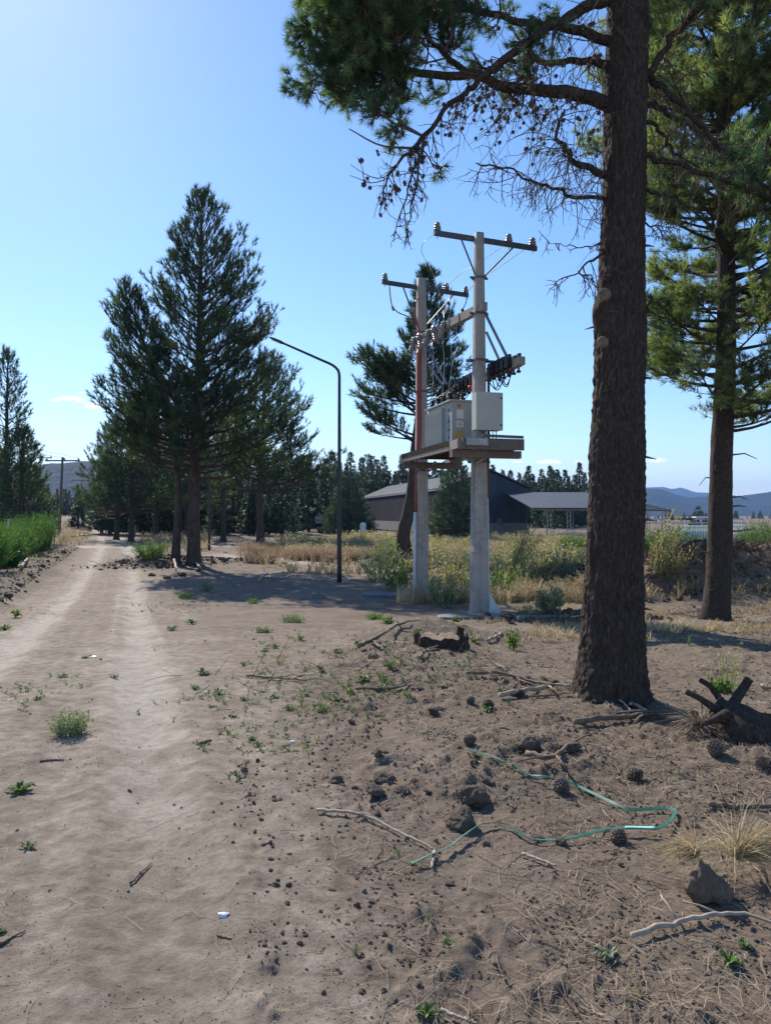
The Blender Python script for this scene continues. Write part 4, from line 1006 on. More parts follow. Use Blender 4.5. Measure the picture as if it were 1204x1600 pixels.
# transformer
C0 = np.array([1.33, 15.45, PZ + .10])
tx = empty('transformer', tuple(C0), 'grey pole transformer with radiator fins and black bushings on the timber platform', 'transformer')
def T(s, u, z): return VV * s + UF * u + UP * z
def tbox(name, s, u, z, size, mat, parent=None, data=None):
    mb = MB(); box(mb, T(s, u, z), size, RUV); return mb.build(name, M[mat], tx if parent is None else parent, smooth=False)
tbox('tank', .29, .78, .47, (.50, 1.5, .90), 'tank')
tbox('lid', .28, .78, .935, (.62, 1.62, .03), 'tank')
fm_ = MB(); box(fm_, (0, 0, 0), (.09, .016, .74), RUV); fme = fm_.mesh('radiator_fin', M['tank'], False)
for i in range(17):
    o = bpy.data.objects.new('radiator_fin', fme); COL.objects.link(o); o.parent = tx; o.location = T(-.0, .46 + i * .063, .46)
tbox('skid', .1, .78, -.01, (.08, 1.5, .08), 'darksteel'); tbox('skid', .48, .78, -.01, (.08, 1.5, .08), 'darksteel')
for nm, s, z, w, h, m_ in [('warning_label', .155, .83, .07, .07, 'orange'), ('rating_plate', .18, .66, .16, .18, 'label_white'), ('paper_label', .17, .455, .15, .13, 'white'), ('yellow_label', .16, .24, .15, .15, 'yellow')]:
    tbox(nm, s + .04, .026, z, (w, .006, h), m_)
for k in range(4): tbox('print_line', .21, .021, .49 - k * .022, (.11 - .02 * (k % 2), .003, .006), 'label_dark')
def text(txt, p, R, size, mat, parent, name='lettering'):
    cu = bpy.data.curves.new(name, 'FONT'); cu.body = txt; cu.size = size; cu.extrude = .002; cu.align_x = 'CENTER'; cu.align_y = 'CENTER'; cu.space_line = .78
    tmp = bpy.data.objects.new(name, cu); COL.objects.link(tmp)
    me = bpy.data.meshes.new_from_object(tmp.evaluated_get(bpy.context.evaluated_depsgraph_get())); bpy.data.objects.remove(tmp)
    me.materials.clear(); me.materials.append(M[mat]); o = bpy.data.objects.new(name, me); COL.objects.link(o); o.parent = parent
    o.matrix_local = Matrix([[R[0][0], R[0][1], R[0][2], p[0]], [R[1][0], R[1][1], R[1][2], p[1]], [R[2][0], R[2][1], R[2][2], p[2]], [0, 0, 0, 1]]); return o
text('A\nL\nE\nM\nI\nN\nI\nR', T(.036, .20, .47), np.stack([-UF, UP, -VV], 1), .105, 'label_dark', tx).scale = (1.9, 1, 1)
text('T\nI\nB\nE\nR\nO', T(.515, .026, .55), np.stack([VV, UP, -UF], 1), .10, 'label_dark', tx)
def bushing(s, u, h, r, mat, lean=0):
    mb = MB(); pr_ = [(r * .5, 0)]
    for k in range(4): z = .03 + h * k / 4.6; pr_ += [(r * .5, z), (r, z + h * .06), (r, z + h * .10), (r * .5, z + h * .14)]
    pr_ += [(r * .35, h), (r * .2, h * 1.15)]
    lathe(mb, pr_, T(s, u, .95), 12); mb.build('bushing', M[mat], tx)
for i in range(4): bushing(.07, .22 + i * .36, .17, .060, 'black')
for i in range(3): bushing(.42, .4 + i * .36, .24, .065, 'brownporc')
for i in range(3): bushing(.22, .12 + i * .42, .15, .045, 'black')

# LV fuse beam with black fuse holders and hanging cables
fb = empty('fuse_beam', tuple(at(760, 590, 15.8)), 'square timber beam carrying black fuse holders and cables behind the beige cabinet', 'beam'); fbo = np.array(fb.location)
NB, FB = at(816, 563, 14.0), at(700, 616, 17.75); mb = MB(); beam(mb, NB - fbo, FB - fbo, .11, .15); mb.build('beam', M['wood'], fb, smooth=False)
fh = MB(); box(fh, (0, 0, 0), (.10, .11, .17), RUV); box(fh, (0, -.02, .12), (.05, .14, .08), RUV); lathe(fh, [(.03, -.2), (.045, -.19), (.045, -.16), (.02, -.15), (.02, -.09)], n=8); fhm = fh.mesh('fuse_holder', M['black'], False)
fdir = (FB - NB)
for i in range(11):
    u = [.10, .155, .21, .265, .32, .56, .62, .68, .74, .80, .86][i]
    for s in (-1, 1):
        o = bpy.data.objects.new('fuse_holder', fhm); COL.objects.link(o); o.parent = fb; o.location = NB + fdir * u + VV * (.11 * s) + UP * (.05 if s > 0 else .02) - fbo; o.rotation_euler = (0, 0, rng.uniform(-.2, .2))
for i in range(16):
    u = rng.uniform(.08, .9); p = NB + fdir * u + VV * .1; e = C0 + T(rng.choice([.07, .42]), rng.uniform(.2, 1.3), 1.12) if u > .35 else NB + fdir * min(.9, u + rng.uniform(.12, .25)) + VV * .1 - UP * .05
    m_ = (p + e) / 2 + np.array([rng.normal(0, .08), rng.normal(0, .08), -.28 if u <= .35 else .12 * rng.normal()]); mb = MB(); tube(mb, smoothpts([p, p + (0, 0, .10), m_, e], 16) - fbo, .011, 5); mb.build('cable', M['black'], fb)
mb = MB(); v, f = ICO[2]; mb.add(v * .045 + at(734, 605, 15.2) - fbo, tris=f); tube(mb, [at(734, 604, 15.2) - fbo, at(732, 570, 15.2) - fbo], .005, 4); mb.build('red_tag', M['redball'], fb)
# HV beam with cut-outs
hb = empty('cutout_beam', tuple(at(705, 500, 16.2)), 'upper slanting timber beam with pale porcelain fuse cutouts between the pole tops', 'beam'); hbo = np.array(hb.location)
NH, FH = at(757, 478, 14.75), at(650, 533, 18.0); mb = MB(); beam(mb, NH - hbo, FH - hbo, .12, .17); mb.build('beam', M['wood'], hb, smooth=False)
cu_ = MB()
lathe(cu_, [(.02, -.20)] + [q for k in range(6) for q in ((.025, -.18 + k * .055), (.052, -.17 + k * .055), (.052, -.155 + k * .055), (.025, -.145 + k * .055))] + [(.02, .17)], n=12, mat=0)
beam(cu_, (0, -.01, .0), (0, .12, .0), .03, .03, mat=1); tube(cu_, [(0, -.05, -.19), (0, -.13, -.16), (0, -.13, .14), (0, -.05, .17)], .012, 6, mat=1); cum = cu_.mesh('fuse_cutout', [M['porcelain'], M['galv']])
for k, u in enumerate((.48, .60, .72, .84, .96)):
    o = bpy.data.objects.new('fuse_cutout', cum); COL.objects.link(o); o.parent = hb; o.location = NH + (FH - NH) * u - VV * .14 - UP * (.10) - hbo; o.scale = (1.25, 1.25, 1.2); o.rotation_euler = (.35, .3, math.atan2(VV[1], VV[0]) + (2.4 if k % 2 else 1.6))
for u in (.30, .44):
    mb = MB(); box(mb, NH + (FH - NH) * u - hbo, (.15, .03, .20), RUV); mb.build('strap', M['galv'], hb, smooth=False)
for (a, m_, b) in [((697, 508, 16.4), (706, 560, 16.2), (700, 612, 16.3)), ((712, 502, 16.0), (712, 545, 16.0), (704, 580, 16.2)), ((690, 520, 16.6), (694, 575, 16.5), (690, 620, 16.4)), ((676, 520, 17.2), (676, 600, 16.8), (672, 628, 16.8))]:
    mb = MB(); tube(mb, smoothpts([at(*a), at(*m_), at(*b)], 14) - hbo, .006, 4); mb.build('lead', M['wire'], hb)
def wire(name, pts, r, label, mat='wire', n=24):
    P = smoothpts([at(*p) for p in pts], n); mb = MB(); tube(mb, P - P[0], r, 4); return mb.build(name, M[mat], None, loc=P[0], label=label, cat='wire')
wire('jumper_wire', [(680, 362, 14.7), (658, 388, 14.9), (675, 425, 16.4), (690, 470, 17.5), (694, 500, 16.8)], .006, 'thin jumper wire bent left of the nearer crossarm')
wire('line_wire', [(697, 447, 18.7), (722, 425, 17.0), (742, 414, 15.9), (793, 378, 15.35)], .008, 'upper wire running between the middle insulators of both crossarms')
wire('line_wire', [(728, 457, 18.95), (738, 447, 17.5), (745, 441, 16.4), (832, 380, 15.6)], .008, 'wire running between the right end insulators of both crossarms')
# cabinet
cb0 = np.array([1.745, 14.45, 0.0]); cz0, cz1 = CAMZ + (HY - 671) / F * 14.45, CAMZ + (HY - 612) / F * 14.45
cab = empty('control_cabinet', (cb0[0], cb0[1], cz0), 'beige metal cabinet fixed to the nearer concrete pole above the platform', 'cabinet')
mb = MB(); hz = cz1 - cz0
def rbox(mb, s0, s1, u0, u1, z0, z1, bv=.012):
    for (a, b, c, d, e, f) in [(s0, s1, u0 + bv, u1 - bv, z0 + bv, z1 - bv), (s0 + bv, s1 - bv, u0, u1, z0 + bv, z1 - bv), (s0 + bv, s1 - bv, u0 + bv, u1 - bv, z0, z1)]:
        box(mb, VV * (a + b) / 2 + UF * (c + d) / 2 + UP * (e + f) / 2, (b - a, d - c, f - e), RUV)
rbox(mb, 0, .54, .03, .26, 0, hz); mb.build('body', M['cabinet'], cab, smooth=False)
mb = MB(); rbox(mb, -.006, .546, 0, .026, -.006, hz + .006, .006); mb.build('door', M['cabinet'], cab, smooth=False)
for z in (.10, hz - .10):
    mb = MB(); lathe(mb, [(.018, 0), (.018, .012), (.008, .018)], VV * .505 - UF * .0 + UP * z, 12, np.stack([VV, UP, -UF], 1)); mb.build('latch', M['black'], cab)
for k in range(6):
    s = .1 + .07 * k; e = VV * (s + .12 * (-1 if k < 2 else 1)) + UF * .12 + UP * -.25
    mb = MB(); tube(mb, smoothpts([VV * s + UF * .12 + UP * 0, VV * s + UF * .1 - UP * .12, VV * (s - .02) + UF * .1 - UP * .2, e], 12), .010, 6); mb.build('cable', M['black'] if k % 2 else M['porcelain'], cab)
# concrete footing slabs
for (px, py, w, d, lab) in [(745, 966, 1.5, .5, 'thin concrete slab around the foot of the nearer pole'), (607, 930, 1.5, .9, 'grey concrete slab lying left of the farther pole'), (858, 966, 1.2, .25, 'low dull concrete kerb strip right of the nearer pole'), (320, 838, 4.2, 1.0, 'long grey log like slab lying across the road beyond the tall pine')]:
    x, y, z = hit(px, py); mb = MB(); v, f = ICO[3]
    vv = np.sign(v) * np.abs(v) ** .28 * np.array([w / 2, d / 2, .06]); vv += .012 * (fbm3(v, 3, 3, 5)[:, None] - .5) * 2
    mb.add(vv, tris=f); mb.build('concrete_slab', M['plinth'], loc=(x, y, z + .0), label=lab, cat='slab')

# ------------------------------------------------------------------ street lamps
def lamp(px, py, label, Ya=None):
    x, y, z = hit(px, py)
    root = empty('street_lamp', (x, y, z), label, 'street lamp', 'black street lamps')
    s = 23.6 / F * 1.0; H = (910 - 575) * s
    pts = smoothpts([(0, 0, -.05), (0, 0, H * .5), (0, 0, H * .8), (0, 0, H - .4), (0, 0, H - .12), (-.03, 0, H + .06), (-.12, .0, H + .18), (-.28, 0, H + .29), (-.62, 0, H + .44), (-1.0, 0, H + .61), (-1.82, 0, H + .97)], 90)
    rad = np.interp(np.linalg.norm(pts - pts[0], axis=1), [0, H, H + 2], [.078, .045, .028]); mb = MB(); tube(mb, pts, rad, 14); mb.build('pole', M['lamp'], root)
    mb = MB(); box(mb, (0, 0, .0), (.30, .30, .03)); mb.build('base_plate', M['lamp'], root, smooth=False)
    d = np.array([-.915, 0, .40]); d /= np.linalg.norm(d); e = pts[-1]; a = np.array([0, 1, 0.]); b = np.cross(d, a)
    mb = MB(); n = 12; prof_ = [(0, .03, .03), (.05, .06, .045), (.12, .10, .05), (.32, .11, .045), (.46, .085, .03), (.52, .03, .012)]
    v = []; 
    for (t_, w, h) in prof_:
        for k in range(n): v.append(e + d * (t_ - .05) + a * w * math.cos(2 * PI * k / n) + b * h * math.sin(2 * PI * k / n))
    q = [(i * n + k, i * n + (k + 1) % n, (i + 1) * n + (k + 1) % n, (i + 1) * n + k) for i in range(5) for k in range(n)]
    mb.add(v, quads=q, tris=[(0, k + 1, k) for k in range(1, n - 1)] + [(5 * n, 5 * n + k, 5 * n + k + 1) for k in range(1, n - 1)]); mb.build('lamp_head', M['lamp'], root)
    mb = MB(); beam(mb, e + d * .06 + b * .04, e + d * .36 + b * .046, .13, .012); mb.build('lens', M['label_white'], root, smooth=False)
    return root
l1 = lamp(530, 910, 'tall black street lamp with curved arm reaching left over the bare ground')
l2 = copy_tree(l1); x, y, z = hit(327, 860); l2.location = (x, y, z); l2['label'] = 'black lamp post hidden among the roadside pines'

# ------------------------------------------------------------------ warehouse, open shed, fences and distant things
def sheet_wall(name, root, A, B, zb, ztops, mat, pitch=.45, dep=.05, ridge_at=None):
    """corrugated wall from A to B (xy), bottom zb, top heights at ends (and at the ridge)"""
    A, B = np.array(A, float), np.array(B, float); Lw = np.linalg.norm(B - A); d = (B - A) / Lw; nrm = np.array([d[1], -d[0]])
    n = int(Lw / pitch); s = []; o = []
    for i in range(n):
        s += [i * pitch, i * pitch + pitch * .35, i * pitch + pitch * .5, i * pitch + pitch * .85]; o += [0, 0, dep, dep]
    s = np.array(s + [Lw]); o = np.array(o + [0]); xy = A + d * s[:, None] + nrm * o[:, None]
    top = np.interp(s / Lw, [0, 1] if ridge_at is None else [0, ridge_at, 1], ztops)
    v = np.concatenate([np.column_stack([xy, np.full(len(s), zb)]), np.column_stack([xy, top])]); k = len(s)
    mb = MB(); mb.add(v, quads=[(i, i + 1, k + i + 1, k + i) for i in range(k - 1)]); return mb.build(name, mat, root, smooth=False)
EZ = 4.27; A_ = np.array([6.2, 75.0]); B_ = np.array([-3.7, 120.0]); C_ = np.array([14.55, 77.0]); D_ = C_ + (B_ - A_)
wh = empty('warehouse', (0, 0, 0), 'long low warehouse with brown side wall, blue grey gable and pale metal roof', 'warehouse')
sheet_wall('side_wall', wh, B_, A_, -.1, [EZ, EZ], M['sheet_brown'], 1.0)
sheet_wall('gable_wall', wh, A_, C_, -.1, [EZ, 6.05, EZ], M['sheet_blue'], .36, .06, .5)
sheet_wall('back_wall', wh, C_, D_, -.1, [EZ, EZ], M['sheet_brown'], 1.0); sheet_wall('far_gable', wh, D_, B_, -.1, [EZ, 6.05, EZ], M['sheet_brown'], .8, .05, .5)
for (p, q) in ((A_, B_), (C_, D_)):
    m1 = (A_ + C_) / 2; m2 = (B_ + D_) / 2; u_ = (m1 - m2) / np.linalg.norm(m1 - m2) * .25; v_ = (p - m1) * .04
    P0, P1, R0, R1 = np.append(p + u_ + v_, EZ + .03), np.append(q - u_ + v_, EZ + .03), np.append(m1 + u_, 6.16), np.append(m2 - u_, 6.16)
    t_ = np.array([0, 0, .09]); mb = MB(); mb.add([P0, P1, R1, R0, P0 + t_, P1 + t_, R1 + t_, R0 + t_], quads=[(0, 1, 2, 3), (4, 7, 6, 5), (0, 4, 5, 1), (1, 5, 6, 2), (2, 6, 7, 3), (3, 7, 4, 0)]); mb.build('roof', M['roof_sheet'], wh, smooth=False)
    k = 26
    mb = MB()
    for i in range(k + 1):
        a = P0 + (P1 - P0) * i / k + (0, 0, .11); b = R0 + (R1 - R0) * i / k + (0, 0, .11); beam(mb, a, b, .06, .04)
    mb.build('roof_rib', M['roof_sheet'], wh, smooth=False, kind='stuff')
for (p, q) in ((A_, B_), (A_, C_)):
    d = (q - p) / np.linalg.norm(q - p); nrm = np.array([d[1], -d[0]]) * (1 if (q is C_) else -1)
    mb = MB(); beam(mb, np.append(p + nrm * .06, .22), np.append(q + nrm * .06, .22), .25, 1.2); mb.build('plinth', M['plinth'], wh, smooth=False)
mb = MB(); beam(mb, np.append(A_ + (-.12, 0), EZ - .05), np.append(B_ + (-.12, 0), EZ - .05), .16, .14); mb.build('gutter', M['galv'], wh, smooth=False)
p = A_ + (C_ - A_) * .63 + np.array([.24, -.97]) * .1
mb = MB(); box(mb, (p[0], p[1] - .04, .95), (.5, .16, .7)); mb.build('vent_box', M['darksteel'], wh, smooth=False)

sh = empty('open_shed', (0, 0, 0), 'open sided shed with flat metal roof on lattice posts right of the warehouse', 'shed')
def gp(px, Y): x = (px - CX) / F * Y; return np.array([x, Y, Z(x, Y)])
zr = CAMZ + (HY - 797) / F * 62
S0, S1 = gp(834, 62), gp(1042, 62)
for px, Y in [(857, 62), (888, 62), (893, 70), (925, 62), (965, 62), (1004, 62), (1042, 62), (862, 74), (940, 74), (1036, 74), (1012, 74)]:
    g = gp(px, Y); mb = MB(); hp = zr - g[2] + .1
    for dx in (-.14, .14): beam(mb, (g[0] + dx, Y, g[2]), (g[0] + dx, Y, g[2] + hp), .05, .05)
    for i in range(7): beam(mb, (g[0] - .14, Y, g[2] + hp * i / 7), (g[0] + .14, Y, g[2] + hp * (i + .8) / 7), .035, .035)
    mb.build('lattice_post', M['galv'] if px < 1000 else M['brownwood'], sh, smooth=False)
x0, x1 = (829 - CX) / F * 62, (1046 - CX) / F * 62; xm = (985 - CX) / F * 62; zt = CAMZ + (HY - 781) / F * 66
xr = (924 - CX) / F * 62
mb = MB()
for (a0, a1, b0, b1) in [(x0, xm, 61.5, 76)]:
    v = [(a0, b0, zr + .12), (a1, b0, zr + .12), (a1, b1, zt + .9), (a0, b1, zt + .9)]; v = v + [(q[0], q[1], q[2] + .07) for q in v]
    mb.add(v, quads=[(0, 3, 2, 1), (4, 5, 6, 7), (0, 1, 5, 4), (1, 2, 6, 5), (2, 3, 7, 6), (3, 0, 4, 7)])
mb.build('roof', M['roof_sheet'], sh, smooth=False)
mb = MB(); beam(mb, (x0, 61.45, zr + .04), (x1, 61.45, zr - .02), .12, .13); mb.build('eave_beam', M['cutwood'], sh, smooth=False)
for i in range(11):
    f_ = i / 10; yy = 61.4 + 12 * f_; mb = MB(); zz0 = zr + .10 + (zt + .75 - zr) * f_
    beam(mb, (xm, yy, zz0), (x1 - 1.6 * f_, yy, zz0 - .12 - .1 * f_), .16, .07); mb.build('rafter', M['brownwood'], sh, smooth=False)
for i in range(5):
    yy = 61.9; xx = x0 + 1 + i * 3.1; mb = MB(); beam(mb, (xx, yy, zr - .1), (xx + .9, yy + .2, zr + .1), .05, .05); mb.build('strut', M['galv'], sh, smooth=False)
mb = MB()
for (a, b, h) in [((830 - CX) / F * 58, (915 - CX) / F * 58, .35), ((868 - CX) / F * 58, (920 - CX) / F * 58, .75)]:
    beam(mb, (a, 58, -.55 + h), (b, 58, -.55 + h), .3, .12)
for i in range(7): box(mb, ((838 + i * 13 - CX) / F * 58, 58, -.4), (.1, .25, .5))
mb.build('low_rack', M['palewall'], None, smooth=False, label='low pale steel rack on the ground under the open shed', cat='rack')
# far steel frame behind the shed
mb = MB(); Yf = 90
for (pa, pb, py) in [(1003, 1025, 806), (1003, 1082, 811), (1040, 1160, 811), (1003, 1165, 817)]:
    beam(mb, at(pa, py, Yf), at(pb, py, Yf), .2, .16)
for px in (1008, 1030, 1052, 1072, 1094, 1118, 1140, 1160): beam(mb, at(px, 810, Yf), at(px + (6 if px % 4 else -4), 838, Yf), .12, .12)
for px in (1015, 1040, 1063): beam(mb, at(px, 817, Yf), at(px + 14, 811, Yf), .1, .1)
mb.build('steel_frame', M['palewall'], None, smooth=False, label='pale blue steel frame in the distance right of the shed', cat='frame')
# fence of pale pickets with green netting
fn = empty('picket_fence', tuple(gp(1110, 46)), 'pale upright bar fence with green netting beyond the broom bushes', 'fence'); fo = np.array(fn.location)
pk = MB(); box(pk, (0, 0, .78), (.05, .04, 1.55)); pkm = pk.mesh('picket', M['white'], False)
for i in range(40):
    px = 1064 + i * 2.55
    if 1109 < px < 1136: continue
    g = gp(px, 46); o = bpy.data.objects.new('picket', pkm); COL.objects.link(o); o.parent = fn; o.location = g - fo
for z in (.25, 1.5):
    mb = MB(); beam(mb, gp(1062, 46.1) - fo + (0, 0, z), gp(1166, 46.1) - fo + (0, 0, z), .05, .06); mb.build('rail', M['white'], fn, smooth=False)
mb = MB(); a, b = gp(1060, 46.3) - fo, gp(1112, 46.3) - fo; mb.add([a, b, b + (0, 0, 1.45), a + (0, 0, 1.45), a + (0, .04, 0), b + (0, .04, 0), b + (0, .04, 1.45), a + (0, .04, 1.45)], quads=[(0, 1, 2, 3), (5, 4, 7, 6), (3, 2, 6, 7)]); mb.build('netting', M['green_panel'], fn, smooth=False)
g = gp(1177, 47); mb = MB(); 
for z in (.5, 1.05): beam(mb, gp(1166, 47) + (0, 0, z), gp(1190, 47) + (0, 0, z), .06, .06)
beam(mb, g + (.45, 0, 0), g + (.45, 0, 1.2), .09, .09); beam(mb, g - (.4, 0, 0), g - (.4, 0, -1.2), .09, .09); mb.build('gate', M['white'], None, smooth=False, label='low pale gate at the right end of the bar fence', cat='gate')
g = gp(1093, 60); tb = empty('shelter', tuple(g), 'small flat topped white shelter behind the bar fence under the round tree', 'shelter')
mb = MB(); box(mb, (0, 0, 2.02), (1.0, .8, .10)); mb.build('roof', M['white'], tb, smooth=False)
for sx2 in (-.45, .45):
    mb = MB(); box(mb, (sx2, 0, 1.0), (.07, .07, 2.0)); mb.build('post', M['darksteel'], tb, smooth=False)
# pale ribbed trailer and white drum before the wood
tr = empty('trailer', tuple(gp(514, 88)), 'pale grey ribbed trailer standing before the dark wood left of the lamp post', 'trailer')
mb = MB(); box(mb, (0, 0, 1.65), (2.9, 2.2, .95))
mb.build('body', M['palewall'], tr, smooth=False)
for i in range(4):
    mb = MB(); box(mb, (0, -1.13, 1.28 + i * .25), (2.94, .07, .06)); mb.build('rib', M['darksteel'] if i % 2 else M['label_white'], tr, smooth=False)
mb = MB(); box(mb, (.35, 0, .85), (2.0, 2.1, .5)); mb.build('underbody', M['palewall'], tr, smooth=False)
for sx2 in (-.9, .9):
    mb = MB(); lathe(mb, [(.08, -.1), (.4, -.1), (.42, 0), (.4, .1), (.08, .1)], (sx2, -1.0, .42), 18, np.stack([[1, 0, 0], [0, 0, 1], [0, -1, 0]], 1)); mb.build('wheel', M['black'], tr)
mb = MB(); lathe(mb, [(.01, 0), (.3, 0), (.33, .1), (.33, .9), (.28, 1.0), (.1, 1.04)], n=18); mb.build('drum', M['white'], None, loc=tuple(gp(567, 80)), label='small white drum at the left corner of the warehouse', cat='drum').scale = (1, 1, 1.35)
# sign by the road
x, y = (79 - CX) / F * 42, 42; z = Z(x, y); sg = empty('road_sign', (x, y, z), 'small pale sign board with printed lines at the end of the broom hedge', 'sign', rz=.15)
zb = CAMZ + (HY - 831) / F * 42 - z; zt_ = CAMZ + (HY - 817) / F * 42 - z
mb = MB(); box(mb, (0, 0, (zb + zt_) / 2), (.50, .03, zt_ - zb)); mb.build('board', M['label_white'], sg, smooth=False)
for i in range(4):
    mb = MB(); box(mb, (-.01 * i, -.019, zt_ - .09 - i * .11), (.40 - .05 * (i % 2), .004, .035)); mb.build('print_line', M['darksteel'], sg, smooth=False)
for sx2 in (-.2, .2):
    mb = MB(); box(mb, (sx2, .03, zt_ / 2), (.05, .05, zt_)); mb.build('post', M['brownwood'], sg, smooth=False)
x, y = (14 - CX) / F * 33, 33; z = Z(x, y); mb = MB(); box(mb, (0, 0, .8), (.07, .07, 1.6)); box(mb, (0, 0, 1.62), (.09, .09, .05)); mb.build('fence_post', M['palewall'], loc=(x, y, z), smooth=False, label='short grey post half buried in the green broom', cat='post')
# power line
def upole(px, topy, Y, lean, label, arm=1.1):
    x = (px - CX) / F * Y; z = Z(x, Y); root = empty('power_pole', (x, Y, z), label, 'power pole', 'wooden poles of the power line'); H = px_h(topy, Y, z)
    mb = MB(); tube(mb, [(lean, 0, -.1), (lean * .5, 0, H * .5), (0, 0, H)], [.15, .13, .10], 10); mb.build('pole', M['brownwood'], root)
    mb = MB(); beam(mb, (-arm, 0, H - .35), (arm, 0, H - .35), .12, .13); mb.build('crossarm', M['brownwood'], root, smooth=False)
    for s in (-.92, .1, .92):
        o = bpy.data.objects.new('insulator', INS); COL.objects.link(o); o.parent = root; o.location = (arm * s, 0, H - .285); o.scale = (1.3, 1.3, 1.3)
    return np.array([x, Y, z + H - .1])
u1 = upole(98, 714, 72, -.35, 'tallest of the three power poles with a wide crossarm beside the road', 1.65)
u2 = upole(63, 711, 96, 0, 'power pole seen close beside the left edge pines', 1.5)
u3 = upole(128, 748, 150, 0, 'farthest power pole, small with short crossarm over the road end', 2.0)
for k, dx in enumerate((-1.5, .1, 1.5)):
    for (a, b, nm) in [(u1, u3, ' wire of three from the tallest power pole to the farthest'), (np.array([-34, 18, 11.]), u1, ' wire of three from the tallest power pole to the upper left')]:
        P = np.array([a + (b - a) * t_ + np.array([dx, 0, -3.2 * t_ * (1 - t_)]) for t_ in np.linspace(0, 1, 24)])
        mb = MB(); tube(mb, P - P[0], .012, 4); mb.build('power_line', M['darksteel'], None, loc=P[0], label=('left', 'middle', 'right')[k] + nm, cat='wire', group='wires of the power line')
P = np.array([u2 + (np.array([-46, 40, 14.]) - u2) * t_ + np.array([0, 0, -2.5 * t_ * (1 - t_)]) for t_ in np.linspace(0, 1, 20)]); mb = MB(); tube(mb, P - P[0], .012, 4); mb.build('power_line', M['darksteel'], None, loc=P[0], label='single wire running up left from the pole by the edge pines', cat='wire')

# ------------------------------------------------------------------ vegetation
def blade_tpl(n, H, w, spread, seed, curl=.3, seeds=0):
    """tuft of upright curved blades, two segments each; optional seed heads"""
    r = np.random.default_rng(seed); v = []; f = []
    for i in range(n):
        a = r.uniform(0, 6.28); t = r.uniform(.02, spread); h = H * r.uniform(.5, 1.1); d = np.array([math.cos(a) * math.sin(t), math.sin(a) * math.sin(t), math.cos(t)])
        p = np.array([math.cos(a), math.sin(a), 0]) * r.uniform(0, .10) * H; side = np.array([-math.sin(a + r.normal(0, .8)), math.cos(a), 0]); m = p + d * h * .55; e = p + d * h + np.array([math.cos(a), math.sin(a), -.6]) * h * curl * r.uniform(.2, 1) * .5
        k = len(v); v += [p - side * w / 2, p + side * w / 2, m + side * w * .4, m - side * w * .4, e]; f += [(k, k + 1, k + 2), (k, k + 2, k + 3), (k + 3, k + 2, k + 4)]
        if seeds and r.uniform() < seeds:
            for j in range(5):
                q = m + (e - m) * (.5 + .12 * j); g = r.normal(0, .035 * H, 3); k = len(v); v += [q, q + g, q + g * .6 + np.array([0, 0, w * 2.5])]; f.append((k, k + 1, k + 2))
    return np.array(v), np.array(f)
G_DRY = [blade_tpl(12, .55, .018, .55, 200 + s, .5, .5) for s in range(4)]
G_SHORT = [blade_tpl(10, .16, .010, .8, 210 + s, .6) for s in range(4)]
G_PINK = [blade_tpl(13, .50, .013, .4, 220 + s, .25, .9) for s in range(4)]
def leafy_tpl(n, H, w, seed, spread=.7):
    """branching weed: stems with small leaves"""
    r = np.random.default_rng(seed); v = []; f = []
    for i in range(n):
        a = r.uniform(0, 6.28); t = r.uniform(.05, spread); h = H * r.uniform(.5, 1.1); d = np.array([math.cos(a) * math.sin(t), math.sin(a) * math.sin(t), math.cos(t)]); side = np.cross(d, r.normal(size=3)); side /= np.linalg.norm(side)
        k = len(v); v += [-side * w * .2, side * w * .2, d * h]; f.append((k, k + 1, k + 2))
        for j in range(7):
            q = d * h * r.uniform(.25, 1.05); g = r.normal(0, 1, 3); g[2] = abs(g[2]) * .6 + .3; g /= np.linalg.norm(g); l = H * r.uniform(.08, .17); s2 = np.cross(g, r.normal(size=3)); s2 /= np.linalg.norm(s2)
            k = len(v); v += [q, q + g * l * .5 + s2 * w * .7, q + g * l, q + g * l * .5 - s2 * w * .7]; f += [(k, k + 1, k + 2), (k, k + 2, k + 3)]
    return np.array(v), np.array(f)
G_WEED = [leafy_tpl(9, .5, .03, 230 + s) for s in range(4)]
def field(name, tpl, mat, n, region, dens, label, hs=(.7, 1.3), tb=.5):
    """ground cover nobody could count"""
    x0, x1, y0, y1 = region; m = n * 4; u = rng.uniform(0, 1, m); y = (y0 ** .5 + (y1 ** .5 - y0 ** .5) * u) ** 2; t0, t1 = x0, x1; x = (t0 + (t1 - t0) * rng.uniform(0, 1, m)) * y
    d = dens(x, y); keep = rng.uniform(0, 1, m) < d; x, y = x[keep][:n], y[keep][:n]; z = gfz(x, y) - .01
    dirs = np.stack([rng.normal(0, .12, len(x)), rng.normal(0, .12, len(x)), np.ones(len(x))], 1); cl = fbm2(x / 1.5, y / 1.5, 3, 99)
    mb = MB(); scatter(mb, tpl, np.stack([x, y, z], 1), rots_to(dirs, rng.uniform(0, 6.28, len(x))), rng.uniform(*hs, len(x)) * (.7 + .6 * cl), np.clip(tb + (cl - .5) * 1.2 + rng.normal(0, .15, len(x)), 0, 1))
    return mb.build(name, M[mat], smooth=False, label=label, kind='stuff')
def tpx(px): return (px - CX) / F
